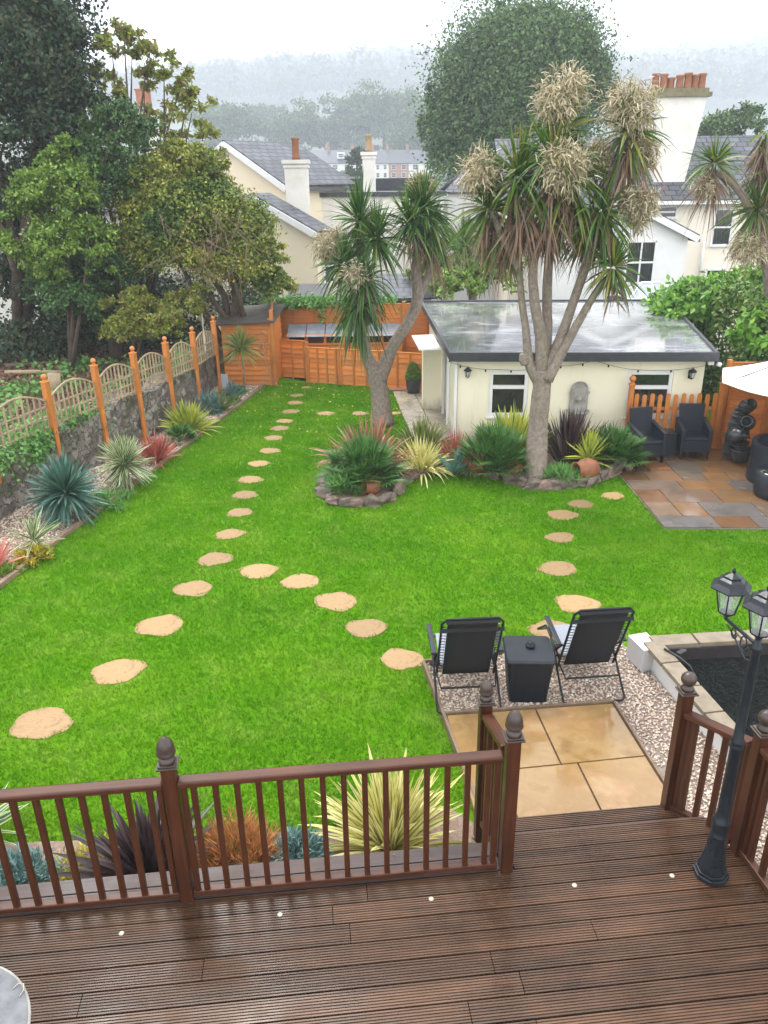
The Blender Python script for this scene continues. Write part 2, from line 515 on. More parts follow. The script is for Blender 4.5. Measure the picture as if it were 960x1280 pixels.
MAT['marble'] = mat('mottled_grey_tabletop', (.20, .205, .21), (.10, .105, .115), 9, .35, .1, spec=.3)
MAT['disc'] = mat('cream_disc_light', (.42, .40, .31), (.34, .32, .24), 9, .3)
MAT['fascia'] = mat('grey_gutter', (.10, .105, .115), (.07, .075, .08), 9, .45)
MAT['rope'] = mat('black_cable', (.015, .015, .015), (.02, .02, .02), 9, .5)

def rattan_mat():
    m_, n, l, b = new_mat('dark_rattan_weave')
    tc = n.new('ShaderNodeTexCoord')
    w1 = n.new('ShaderNodeTexWave'); w1.inputs['Scale'].default_value = 28; w1.bands_direction = 'Z'
    w2 = n.new('ShaderNodeTexWave'); w2.inputs['Scale'].default_value = 28; w2.bands_direction = 'X'
    l.new(tc.outputs['Object'], w1.inputs['Vector']); l.new(tc.outputs['Object'], w2.inputs['Vector'])
    mu = n.new('ShaderNodeMath'); mu.operation = 'MAXIMUM'
    l.new(w1.outputs['Fac'], mu.inputs[0]); l.new(w2.outputs['Fac'], mu.inputs[1])
    r_ = ramp_node(n, l, mu.outputs[0], [(.2, (.006, .008, .012)), (.9, (.022, .028, .038))])
    b.inputs['Specular IOR Level'].default_value = .3
    l.new(r_.outputs['Color'], b.inputs['Base Color']); b.inputs['Roughness'].default_value = .38
    bump(n, l, b, mu.outputs[0], .6, .005)
    return m_
MAT['rattan'] = rattan_mat()

def slate_mat(name, c1, c2, sx=.42, sz=.3, wet=.35):
    m_, n, l, b = new_mat(name)
    tc = n.new('ShaderNodeTexCoord'); bt = n.new('ShaderNodeTexBrick')
    bt.inputs['Scale'].default_value = 1; bt.inputs['Brick Width'].default_value = sx; bt.inputs['Row Height'].default_value = sz
    bt.inputs['Mortar Size'].default_value = .028; bt.inputs['Color1'].default_value = rgb(c1); bt.inputs['Color2'].default_value = rgb(c2)
    bt.inputs['Mortar'].default_value = rgb(tuple(x * .25 for x in c1))
    l.new(tc.outputs['UV'], bt.inputs['Vector'])
    l.new(bt.outputs['Color'], b.inputs['Base Color']); b.inputs['Roughness'].default_value = wet
    b.inputs['Specular IOR Level'].default_value = .3
    bump(n, l, b, bt.outputs['Fac'], -.6, .02)
    return m_
MAT['slate'] = slate_mat('grey_slates', (.11, .118, .135), (.06, .066, .08), wet=.6)
MAT['slate_far'] = slate_mat('pale_slates', (.075, .082, .1), (.06, .064, .08), .4, .3)

def wall_mat():
    m_, n, l, b = new_mat('rubble_stone_wall')
    tc = n.new('ShaderNodeTexCoord')
    vo = n.new('ShaderNodeTexVoronoi'); vo.inputs['Scale'].default_value = 6.5; vo.feature = 'F1'
    ve = n.new('ShaderNodeTexVoronoi'); ve.inputs['Scale'].default_value = 6.5; ve.feature = 'DISTANCE_TO_EDGE'
    nz = noise_node(n, l, 5, 5)
    mx = n.new('ShaderNodeMix'); mx.data_type = 'RGBA'; mx.blend_type = 'LINEAR_LIGHT'; mx.inputs['Factor'].default_value = .25
    l.new(tc.outputs['Object'], mx.inputs[6]); l.new(nz.outputs['Color'], mx.inputs[7])
    l.new(mx.outputs[2], vo.inputs['Vector']); l.new(mx.outputs[2], ve.inputs['Vector'])
    c = ramp_node(n, l, vo.outputs['Color'], [(.2, (.12, .105, .085)), (.5, (.20, .175, .145)), (.85, (.30, .27, .23))])
    e = ramp_node(n, l, ve.outputs['Distance'], [(.0, 0), (.06, 1)])
    mm = n.new('ShaderNodeMix'); mm.data_type = 'RGBA'; mm.inputs[6].default_value = (.075, .062, .05, 1)
    l.new(e.outputs['Color'], mm.inputs['Factor']); l.new(c.outputs['Color'], mm.inputs[7])
    n3 = noise_node(n, l, 1.6, 5); f3 = ramp_node(n, l, n3.outputs['Fac'], [(.5, 0), (.68, 1)])
    m3 = n.new('ShaderNodeMix'); m3.data_type = 'RGBA'; m3.inputs[7].default_value = (.07, .075, .035, 1)
    l.new(f3.outputs['Color'], m3.inputs['Factor']); l.new(mm.outputs[2], m3.inputs[6])
    l.new(m3.outputs[2], b.inputs['Base Color']); b.inputs['Roughness'].default_value = .75
    b1 = bump(n, l, b, e.outputs['Color'], .9, .04)
    bump(n, l, b, nz.outputs['Fac'], .6, .03, b1)
    return m_
MAT['stonewall'] = wall_mat()
MAT['rock'] = mat('edging_rock', (.19, .15, .115), (.065, .052, .042), 9, .8, .9, bscale=18, bdist=.02)
MAT['rock2'] = mat('pinkish_rock', (.27, .18, .15), (.11, .08, .065), 9, .8, .9, bscale=18, bdist=.02)

def step_mat():
    m_, n, l, b = new_mat('sandstone_stepping_stone')
    nz = noise_node(n, l, 6, 8, .75, dist=1.2)
    r_ = ramp_node(n, l, nz.outputs['Fac'], [(.36, (.30, .17, .06)), (.5, (.44, .275, .115)), (.6, (.38, .225, .085)), (.72, (.46, .31, .15))])
    oi = n.new('ShaderNodeObjectInfo')
    hv = n.new('ShaderNodeHueSaturation')
    mr = n.new('ShaderNodeMapRange'); mr.inputs['To Min'].default_value = .55; mr.inputs['To Max'].default_value = .84
    l.new(oi.outputs['Random'], mr.inputs['Value']); l.new(mr.outputs[0], hv.inputs['Value'])
    l.new(r_.outputs['Color'], hv.inputs['Color']); l.new(hv.outputs['Color'], b.inputs['Base Color'])
    b.inputs['Roughness'].default_value = .5
    n2 = noise_node(n, l, 7, 8, .7, stretch=(1, 3, 1), dist=1.5)
    bump(n, l, b, n2.outputs['Fac'], .5, .02)
    return m_
MAT['stone'] = step_mat()

def paving_mat(name, wet=True):
    m_, n, l, b = new_mat(name)
    geo = n.new('ShaderNodeNewGeometry')
    r_ = ramp_node(n, l, geo.outputs['Random Per Island'], [(.08, (.20, .115, .055)), (.28, (.16, .08, .04)), (.42, (.13, .12, .105)), (.6, (.22, .14, .095)), (.78, (.17, .10, .05)), (.92, (.12, .085, .05))])
    nz = noise_node(n, l, 2.2, 6, .65, dist=.6)
    r2 = ramp_node(n, l, nz.outputs['Fac'], [(.3, (.66, .58, .5)), (.5, (.98, .95, .9)), (.7, (1.18, 1.0, .82))])
    mx = n.new('ShaderNodeMix'); mx.data_type = 'RGBA'; mx.blend_type = 'MULTIPLY'; mx.inputs['Factor'].default_value = .9
    l.new(r_.outputs['Color'], mx.inputs[6]); l.new(r2.outputs['Color'], mx.inputs[7])
    l.new(mx.outputs[2], b.inputs['Base Color'])
    n3 = noise_node(n, l, 1.1, 4)
    q = ramp_node(n, l, n3.outputs['Fac'], [(.45, .04 if wet else .3), (.7, .3)]); l.new(q.outputs['Color'], b.inputs['Roughness'])
    n4 = noise_node(n, l, 14, 5); bump(n, l, b, n4.outputs['Fac'], .12, .006)
    return m_
MAT['paving'] = paving_mat('wet_sandstone_paving')

def landing_mat():
    m_, n, l, b = new_mat('wet_golden_slabs')
    nz = noise_node(n, l, 2.1, 9, .62, dist=.15)
    r_ = ramp_node(n, l, nz.outputs['Fac'], [(.3, (.17, .09, .028)), (.43, (.28, .18, .075)), (.52, (.25, .15, .06)), (.6, (.31, .185, .085)), (.7, (.34, .26, .15))])
    l.new(r_.outputs['Color'], b.inputs['Base Color'])
    n3 = noise_node(n, l, 1.4, 3)
    q = ramp_node(n, l, n3.outputs['Fac'], [(.42, .05), (.6, .3)]); l.new(q.outputs['Color'], b.inputs['Roughness'])
    n4 = noise_node(n, l, 9, 5); bump(n, l, b, n4.outputs['Fac'], .1, .006)
    return m_
MAT['landing'] = landing_mat()

def grass_mat(name, near=True):
    m_, n, l, b = new_mat(name)
    nz = noise_node(n, l, .55, 5, .6)
    r_ = ramp_node(n, l, nz.outputs['Fac'], [(.3, (.065, .20, .003)), (.5, (.09, .24, .004)), (.7, (.14, .29, .01))])
    n2 = noise_node(n, l, 26, 6, .75)
    r2 = ramp_node(n, l, n2.outputs['Fac'], [(.3, (.78, .8, .7)), (.55, (1, 1, 1)), (.8, (1.15, 1.1, 1.1))])
    mx = n.new('ShaderNodeMix'); mx.data_type = 'RGBA'; mx.blend_type = 'MULTIPLY'; mx.inputs['Factor'].default_value = .8
    l.new(r_.outputs['Color'], mx.inputs[6]); l.new(r2.outputs['Color'], mx.inputs[7])
    n3 = noise_node(n, l, 1.9, 5, .7, dist=.6); f3 = ramp_node(n, l, n3.outputs['Fac'], [(.48, 0), (.74, .45)])
    m3 = n.new('ShaderNodeMix'); m3.data_type = 'RGBA'; m3.inputs[7].default_value = (.22, .33, .055, 1)
    l.new(f3.outputs['Color'], m3.inputs['Factor']); l.new(mx.outputs[2], m3.inputs[6])
    l.new(m3.outputs[2], b.inputs['Base Color']); b.inputs['Roughness'].default_value = .8
    b.inputs['Specular IOR Level'].default_value = .05
    bump(n, l, b, n2.outputs['Fac'], .9, .03)
    return m_
MAT['lawn'] = grass_mat('lawn_turf')
MAT['terrain'] = mat('hill_ground', (.05, .085, .03), (.035, .05, .02), .05, .9)
MAT['litter'] = mat('leaf_litter_ground', (.11, .06, .035), (.05, .045, .02), 3.5, .9, .7, detail=8)

def blade_mat():
    m_, n, l, b = new_mat('grass_blades')
    geo = n.new('ShaderNodeNewGeometry')
    nz = noise_node(n, l, .55, 5, .6)
    r_ = ramp_node(n, l, nz.outputs['Fac'], [(.3, (.075, .235, .003)), (.5, (.105, .285, .004)), (.7, (.165, .335, .012))])
    n3 = noise_node(n, l, 1.9, 5, .7, dist=.6); f3 = ramp_node(n, l, n3.outputs['Fac'], [(.48, 0), (.74, .5)])
    m3 = n.new('ShaderNodeMix'); m3.data_type = 'RGBA'; m3.inputs[7].default_value = (.28, .37, .05, 1)
    l.new(f3.outputs['Color'], m3.inputs['Factor']); l.new(r_.outputs['Color'], m3.inputs[6])
    r2 = ramp_node(n, l, geo.outputs['Random Per Island'], [(.0, (.8, .86, .7)), (.5, (1, 1, 1)), (1, (1.15, 1.08, 1.1))])
    mx = n.new('ShaderNodeMix'); mx.data_type = 'RGBA'; mx.blend_type = 'MULTIPLY'; mx.inputs['Factor'].default_value = 1
    l.new(m3.outputs[2], mx.inputs[6]); l.new(r2.outputs['Color'], mx.inputs[7])
    l.new(mx.outputs[2], b.inputs['Base Color']); b.inputs['Roughness'].default_value = .7; b.inputs['Specular IOR Level'].default_value = .06
    tr = n.new('ShaderNodeBsdfTranslucent'); l.new(mx.outputs[2], tr.inputs['Color'])
    ms = n.new('ShaderNodeMixShader'); ms.inputs[0].default_value = .3
    l.new(b.outputs[0], ms.inputs[1]); l.new(tr.outputs[0], ms.inputs[2])
    l.new(ms.outputs[0], n['Material Output'].inputs['Surface'])
    return m_
MAT['blade'] = blade_mat()

def pebble_mat():
    m_, n, l, b = new_mat('mixed_pebbles')
    geo = n.new('ShaderNodeNewGeometry')
    r_ = ramp_node(n, l, geo.outputs['Random Per Island'], [(.05, (.70, .62, .50)), (.25, (.52, .36, .25)), (.45, (.78, .71, .62)), (.6, (.36, .25, .18)), (.8, (.68, .53, .41)), (.95, (.46, .42, .36))])
    l.new(r_.outputs['Color'], b.inputs['Base Color']); b.inputs['Roughness'].default_value = .4
    return m_
MAT['pebble'] = pebble_mat()

def roof_mat():
    m_, n, l, b = new_mat('wet_felt_roof')
    nz = noise_node(n, l, 1.0, 6, .7, stretch=(1, .6, 1), dist=.6)
    r_ = ramp_node(n, l, nz.outputs['Fac'], [(.35, (.13, .135, .15)), (.5, (.25, .255, .27)), (.62, (.42, .43, .45))])
    l.new(r_.outputs['Color'], b.inputs['Base Color'])
    n3 = noise_node(n, l, 1.3, 5, .65, stretch=(.5, 1.6, 1), dist=1.)
    q = ramp_node(n, l, n3.outputs['Fac'], [(.46, .03), (.6, .4)]); l.new(q.outputs['Color'], b.inputs['Roughness'])
    b.inputs['Specular IOR Level'].default_value = .8
    n4 = noise_node(n, l, 18, 4); bump(n, l, b, n4.outputs['Fac'], .04, .005)
    b.inputs['Coat Weight'].default_value = 1.0; b.inputs['Coat Roughness'].default_value = .08; b.inputs['Coat IOR'].default_value = 1.7
    return m_
MAT['flatroof'] = roof_mat()

def water_mat():
    m_, n, l, b = new_mat('dark_pond_water')
    b.inputs['Base Color'].default_value = (.006, .011, .009, 1)
    b.inputs['Roughness'].default_value = .06; b.inputs['Specular IOR Level'].default_value = .3
    nz = noise_node(n, l, 13, 4, .6, dist=2)
    bump(n, l, b, nz.outputs['Fac'], 1.0, .3)
    return m_
MAT['water'] = water_mat()

# leaf materials
LM = {}
LM['cordy'] = leaf_mat('cordyline_leaf', [(.03, .085, .012), (.065, .155, .022), (.02, .06, .01), (.15, .24, .04)], .42, .2)
LM['cordy2'] = leaf_mat('cordyline_leaf_olive', [(.05, .13, .016), (.10, .19, .025), (.025, .08, .012), (.26, .25, .045)], .42, .2)
LM['dead'] = leaf_mat('dead_cordyline_leaf', [(.20, .125, .075), (.13, .08, .05), (.28, .18, .12), (.17, .12, .09)], .8, .1)
LM['panicle'] = leaf_mat('cream_flower_panicle', [(.50, .43, .28), (.34, .28, .16), (.66, .59, .43), (.22, .18, .09)], .8, .15)
LM['blueyucca'] = leaf_mat('blue_green_yucca', [(.06, .14, .105), (.10, .20, .155), (.045, .11, .085), (.15, .27, .21)], .42, .1)
LM['yucca_var'] = leaf_mat('striped_yucca', [(.07, .16, .07), (.10, .2, .09), (.06, .14, .07)], .45, .1, stripe=(None, (.66, .64, .36), .3))
LM['yellowflax'] = leaf_mat('yellow_striped_flax', [(.13, .22, .04), (.18, .28, .05), (.12, .2, .05)], .42, .15, stripe=((.74, .72, .25), (.13, .22, .04), .3))
LM['creamflax'] = leaf_mat('cream_striped_flax', [(.75, .68, .26), (.82, .76, .38), (.66, .6, .18)], .42, .15, stripe=((.22, .28, .06), None, .12))
LM['goldflax'] = leaf_mat('golden_flax', [(.45, .48, .05), (.30, .38, .05), (.60, .58, .12), (.14, .24, .04)], .42, .2)
LM['bronzeflax'] = leaf_mat('bronze_flax', [(.36, .13, .09), (.26, .15, .09), (.48, .24, .13), (.17, .13, .07)], .45, .1)
LM['redflax'] = leaf_mat('red_flax', [(.42, .10, .08), (.52, .17, .12), (.28, .07, .06)], .42, .15)
LM['pinkflax'] = leaf_mat('pink_flax', [(.62, .22, .17), (.72, .32, .25), (.45, .15, .12)], .42, .15)
LM['blackflax'] = leaf_mat('dark_purple_flax', [(.055, .032, .035), (.08, .05, .05), (.035, .025, .028), (.13, .095, .09)], .35, .05)
LM['fan'] = leaf_mat('fan_palm_leaf', [(.04, .12, .025), (.07, .18, .035), (.10, .22, .045)], .42, .15)
LM['olive'] = leaf_mat('olive_grass_leaf', [(.16, .21, .055), (.22, .25, .07), (.10, .16, .04)], .5, .15)
LM['juniper'] = leaf_mat('blue_juniper', [(.12, .22, .20), (.19, .31, .29), (.08, .16, .14)], .7, .1)
LM['heather'] = leaf_mat('orange_heather', [(.52, .18, .06), (.62, .27, .10), (.35, .16, .05), (.30, .22, .05)], .7, .15)
LM['goldmoss'] = leaf_mat('golden_shrublet', [(.60, .46, .04), (.45, .38, .04), (.25, .27, .03)], .6, .2)
LM['fern'] = leaf_mat('bright_green_cover', [(.12, .30, .06), (.2, .4, .1), (.09, .2, .05)], .6, .25)
LM['ivytree'] = leaf_mat('olive_shrub_leaf', [(.17, .22, .02), (.30, .32, .04), (.08, .12, .014), (.50, .43, .07)], .5, .2,
                         big=(.55, [(.04, .11, .014), (.07, .16, .025), (.022, .06, .01), (.15, .25, .04)]))
LM['ivy'] = leaf_mat('ivy_leaf', [(.035, .085, .022), (.06, .14, .035), (.10, .2, .05), (.03, .06, .015)], .4, .15)
LM['conifer'] = leaf_mat('dark_evergreen', [(.016, .045, .02), (.03, .07, .03), (.055, .10, .045), (.075, .065, .025)], .6, .1)
LM['shrub'] = leaf_mat('mid_green_leaf', [(.11, .21, .022), (.18, .31, .035), (.30, .42, .07), (.045, .10, .015)], .5, .25)
LM['yellowish'] = leaf_mat('yellow_green_leaf', [(.22, .27, .03), (.14, .20, .025), (.32, .35, .06), (.18, .12, .04)], .5, .3)
LM['bigtree'] = leaf_mat('big_tree_leaf', [(.05, .11, .026), (.085, .165, .04), (.13, .22, .06), (.028, .065, .018)], .6, .2)
LM['hedge'] = leaf_mat('hedge_leaf', [(.11, .28, .025), (.18, .40, .045), (.06, .16, .02), (.28, .48, .07)], .4, .25)
LM['hedge_dark'] = leaf_mat('clipped_hedge_leaf', [(.07, .16, .022), (.12, .24, .035), (.04, .09, .015), (.22, .30, .05)], .5, .15)
LM['far'] = leaf_mat('far_wood_leaf', [(.045, .075, .03), (.06, .095, .035), (.035, .055, .025)], .8, 0)

# ================================================================== SETTING
def struct(o): o['kind'] = 'structure'; return o
TH = R(5.5)
E1 = Vector((math.cos(TH), math.sin(TH), 0)); E2 = Vector((-math.sin(TH), math.cos(TH), 0))
PA = Vector((0.79, 3.91, 0))
def dk(a, b, z=0): return PA + E1 * a + E2 * b + Vector((0, 0, z))

# terrain: one sheet to the horizon
def hgt(x, y):
    base = np.interp(y, [-60, 22, 40, 100, 200, 240, 300, 356, 484, 676, 1220, 1572, 1800, 2500], [-.12, -.12, -3, -4, 2, 4.5, 8, 12, 27, 55, 128, 160, 163, 163])
    und = 10 * np.sin(x * .004 + .6) + 6 * np.sin(x * .01 + 2)
    far = np.clip((y - 260) / 800, 0, 1)
    right = np.clip((x - 250) / 600, 0, 1) * 42
    return base + far * (und * 1.3 + right)
nx, ny = 121, 121
gx = np.sign(np.linspace(-1, 1, nx)) * np.abs(np.linspace(-1, 1, nx)) ** 2 * 1500
gy = -40 + (np.linspace(0, 1, ny) ** 2) * 1950
gy = np.unique(np.concatenate([gy, [8, 21, 22.5]])); ny = len(gy)
XX, YY = np.meshgrid(gx, gy)
ZZ = hgt(XX, YY)
Vt = np.stack([XX, YY, ZZ], -1).reshape(-1, 3)
ii = (np.arange(ny - 1)[:, None] * nx + np.arange(nx - 1)[None]).ravel()
struct(np_mesh('terrain', Vt, np.stack([ii, ii + 1, ii + nx + 1, ii + nx], -1), MAT['terrain'], smooth=True))

# lawn
BL = [(-5.22, 7.6), (-5.02, 8.95), (-4.77, 10.5), (-4.15, 13.62), (-3.4, 17.6), (-3.05, 19.7)]   # border line
lawn_poly = [(-6.5, 4.12), (-6.5, 6.0), (-5.6, 6.2)] + BL + [(-2.9, 20.9), (-1.95, 20.1), (1.1, 19.0), (9.5, 16.5), (9.5, 4.3), (2.5, 4.3)]
mb = MB(); mb.prism(lawn_poly, -.3, 0)
struct(mb.build('lawn', MAT['lawn']))
# neighbour's garden beyond the wall, a raised ground
mb = MB(); mb.prism([(-40, 6), (-6.9, 6), (-6.4, 11), (-4.75, 19.5), (-4.6, 24), (-40, 24)], -.3, .62)
struct(mb.build('neighbour_ground', MAT['litter']))
# left planting bed
mb = MB(); mb.prism([(-7.2, 7), (-5.28, 7.6)] + [(x - .06, y) for x, y in BL[1:]] + [(-4.6, 20.3), (-5.3, 16), (-6.6, 11)], -.2, .03)
struct(mb.build('border_soil', MAT['soil']))
# bed under the deck rail
mb = MB(); mb.prism([(-5, 3.6), (.66, 4.12), (.72, 4.75), (.5, 4.95), (-.6, 4.72), (-2.2, 4.66), (-5, 4.6)], -.1, .035)
struct(mb.build('deck_bed_soil', MAT['soil']))

# ---- point in polygon
def inpoly(P, poly):
    x, y = P[:, 0], P[:, 1]; c = np.zeros(len(P), bool); n = len(poly)
    for i in range(n):
        x1, y1 = poly[i][:2]; x2, y2 = poly[(i + 1) % n][:2]
        k = ((y1 > y) != (y2 > y)) & (x < (x2 - x1) * (y - y1) / ((y2 - y1) if y2 != y1 else 1e-9) + x1)
        c ^= k
    return c

# stepping stones (pixel centre, half width px) -> world
ST = [(52, 903, 38), (147, 838, 33), (200, 781, 30), (241, 735, 25), (269, 698, 22.5), (287, 667, 19), (300, 640, 17), (306, 618, 16.5), (313, 599, 16), (323.5, 579, 14),
      (337, 563, 13.5), (342, 547, 12.5), (350, 535, 12.5), (356, 526, 11.5), (363, 514, 12), (369, 503, 10.5), (371, 494, 9.5), (383, 484, 7)]
SB = [(323, 713, 24), (375, 726, 24), (420, 751, 28), (458, 784, 26.5), (502, 823, 28)]
SC = [(766, 619, 15), (726, 629.5, 17), (703, 643, 20), (700, 671, 19), (697.5, 710, 25), (722, 754, 28.5), (690, 787, 29)]
SD = [(407, 516.5, 11.5), (450, 516.5, 11), (494, 516, 8)]
ORD = ['first', 'second', 'third', 'fourth', 'fifth', 'sixth', 'seventh', 'eighth', 'ninth', 'tenth', 'eleventh', 'twelfth', 'thirteenth', 'fourteenth', 'fifteenth', 'sixteenth', 'seventeenth', 'eighteenth']
stone_xy = []
def add_stone(px, py, hw, label):
    c = G(px, py, 0.015)
    r_ = (G(px + hw, py, 0.015) - c).length
    n = 20; poly = []
    ph = [random.uniform(0, 6.28) for _ in range(3)]
    for k in range(n):
        a = 2 * math.pi * k / n
        q = r_ * (1 + .06 * math.sin(3 * a + ph[0]) + .05 * math.sin(5 * a + ph[1]) + random.uniform(-.045, .045))
        poly.append((math.cos(a) * q, math.sin(a) * q * .82))
    mb = MB(); mb.prism(poly, -.03, .012)
    o = mb.build('stepping_stone', MAT['stone'], bevel=.007, loc=(c.x, c.y, 0), rz=random.uniform(-.4, .4))
    tag(o, label, 'stepping stone', 'sandstone stepping stones set in the lawn')
    stone_xy.append((c.x, c.y, r_))
for i, q in enumerate(ST): add_stone(*q, f'irregular buff sandstone slab in the long left row, {ORD[i]} counted from the deck')
for i, q in enumerate(SB): add_stone(*q, f'sandstone slab in the diagonal branch towards the loungers, {ORD[i]} from the left row')
for i, q in enumerate(SC): add_stone(*q, f'sandstone slab in the right row, {ORD[i]} counted from the paved patio')
for i, q in enumerate(SD): add_stone(*q, f'small pale round stone in the far cross row, {ORD[i]} from the left')

# grass blades
clear = [[(.38, 7.0), (.76, 4.9), (4.6, 4.9), (4.6, 7.55), (2.6, 7.45)], [(4.14, 13.05), (4.2, 10.45), (9.5, 10.3), (9.5, 16), (4.4, 14.2)],
         [(-1.15, 12.9), (-1.0, 11.7), (-.6, 11.4), (0, 11.6), (.45, 12.6), (1, 13.1), (2.1, 12.7), (2.5, 12.2), (3.3, 12.3), (4.1, 12.9), (4.4, 14.3), (-.3, 14.3)],
         [(-5, 3.4), (2.5, 4.0), (2.4, 4.9), (.6, 4.95), (-.6, 4.72), (-5, 4.6)], [(.55, 16.3), (2, 14), (9.5, 14), (9.5, 19), (.8, 19)]]
N = 520000
yy = 4.2 + 15.8 * rng.random(N) ** 1.5
xx = -6.5 + 13.8 * rng.random(N)
PP = np.stack([xx, yy], -1)
ok = inpoly(PP, lawn_poly)
for c in clear: ok &= ~inpoly(PP, c)
for sx, sy, r_ in stone_xy: ok &= ((xx - sx) ** 2 + ((yy - sy) / .85) ** 2) > (r_ * (.9 + .06 * np.sin(np.arctan2(yy - sy, xx - sx) * 5 + sx * 9))) ** 2
PP = PP[ok]; N = len(PP)
sc_ = np.clip(PP[:, 1] / 7, .8, 2.2)
h = (.022 + .022 * rng.random(N)); w = .0045 * sc_ * (1 + rng.random(N))
a = rng.random(N) * 6.283; lean = rng.normal(0, .018, (N, 2))
b0 = np.column_stack([PP[:, 0] - np.cos(a) * w, PP[:, 1] - np.sin(a) * w, np.zeros(N)])
b1 = np.column_stack([PP[:, 0] + np.cos(a) * w, PP[:, 1] + np.sin(a) * w, np.zeros(N)])
b2 = np.column_stack([PP[:, 0] + lean[:, 0], PP[:, 1] + lean[:, 1], h])
gr = np_mesh('grass', np.stack([b0, b1, b2], 1).reshape(-1, 3), np.arange(N * 3).reshape(N, 3), MAT['blade'])
tag(gr, 'short bright green lawn grass across the garden', 'grass', kind='stuff')

# left border timber edging
mb = MB()
for (x1, y1), (x2, y2) in zip(BL[:-1], BL[1:]): mb.beam((x1, y1, .03), (x2, y2, .03), .07, .09)
tag(mb.build('timber_edging', wood_mat('edging_wood', (.30, .21, .13), (.18, .12, .08), 1, .6), bevel=.006), 'long low brown timber edging between left border and lawn', 'edging')

# -------- gravel area & slabs landing
GZ = .05
gp = [(.40, 7.0), (.76, 4.9), (.66, 4.2), (2.45, 4.2), (5.5, 3.0), (5.5, 5.9), (3.2, 5.0), (2.72, 6.9), (2.62, 7.42)]
mb = MB(); mb.prism(gp, -.05, GZ)
struct(mb.build('gravel_ground', MAT['gravel_soil']))
def pebbles(poly, n, name, label, z, smin=.008, smax=.016, excl=()):
    b = np.array(poly); lo = b.min(0); hi = b.max(0)
    P_ = lo + (hi - lo) * rng.random((n, 2)); k = inpoly(P_, poly)
    for e in excl: k &= ~inpoly(P_, e)
    P_ = P_[k]; n = len(P_)
    oct_ = np.array([[1, 0, 0], [0, 1, 0], [-1, 0, 0], [0, -1, 0], [0, 0, 1], [0, 0, -1]], float)
    V = oct_[None] * (1 + rng.uniform(-.3, .3, (n, 6, 1))) * (smin + (smax - smin) * rng.random((n, 1, 1)))
    V = V * np.array([1.25, .95, .75]) + rng.normal(0, .0015, (n, 6, 3))
    a = rng.random(n) * 6.283; c, s_ = np.cos(a), np.sin(a)
    X = V[..., 0] * c[:, None] - V[..., 1] * s_[:, None]; Y = V[..., 0] * s_[:, None] + V[..., 1] * c[:, None]
    V = np.stack([X + P_[:, 0:1], Y + P_[:, 1:2], V[..., 2] + z + .004 + .008 * rng.random((n, 1))], -1)
    q = np.array([[0, 1, 4], [1, 2, 4], [2, 3, 4], [3, 0, 4], [1, 0, 5], [2, 1, 5], [3, 2, 5], [0, 3, 5]])
    Q = (q[None] + (np.arange(n) * 6)[:, None, None]).reshape(-1, 3)
    o = np_mesh(name, V.reshape(-1, 3), Q, MAT['pebble'])
    return tag(o, label, 'gravel', kind='stuff')
landing = [(.72, 4.62), (2.36, 4.86), (2.21, 6.24), (.57, 6.09)]
pebbles(gp, 42000, 'pebble_gravel', 'pinkish mixed pebble gravel around the loungers and slabs', GZ, excl=[landing])
# slabs: individual paving slabs of one landing
mb = MB()
A0, A1, A2, A3 = [Vector((x, y, 0)) for x, y in landing]
def bil(u, v): return (A0 * (1 - u) + A1 * u) * (1 - v) + (A3 * (1 - u) + A2 * u) * v
def slab_uv(mb, u0, v0, u1, v1, z0, z1, g=.005):
    q = [bil(u0 + g, v0 + g), bil(u1 - g, v0 + g), bil(u1 - g, v1 - g), bil(u0 + g, v1 - g)]
    mb.prism([(p.x, p.y) for p in q], z0, z1)
for s_ in [(0, 0, .2, 1), (.2, 0, .62, .45), (.2, .45, .53, 1), (.62, 0, 1, .45), (.53, .45, 1, 1)]:
    slab_uv(mb, *s_, 0, .09)
struct(mb.build('landing_paving', MAT['landing'], bevel=.003))
mb = MB()
mb.beam((.40, 7.0, .05), (.74, 4.95, .05), .03, .1)
mb.beam((.40, 7.02, .05), (2.62, 7.45, .05), .025, .09)
mb.beam((.56, 6.11, .06), (2.22, 6.26, .06), .025, .1)
mb.beam((2.225, 6.25, .06), (2.375, 4.87, .06), .025, .1)
tag(mb.build('timber_edging', mat('pale_edging_wood', (.20, .135, .08), (.12, .08, .05), 9, .6), bevel=.003), 'thin dark timber strips framing the pebble gravel and golden slabs', 'edging')

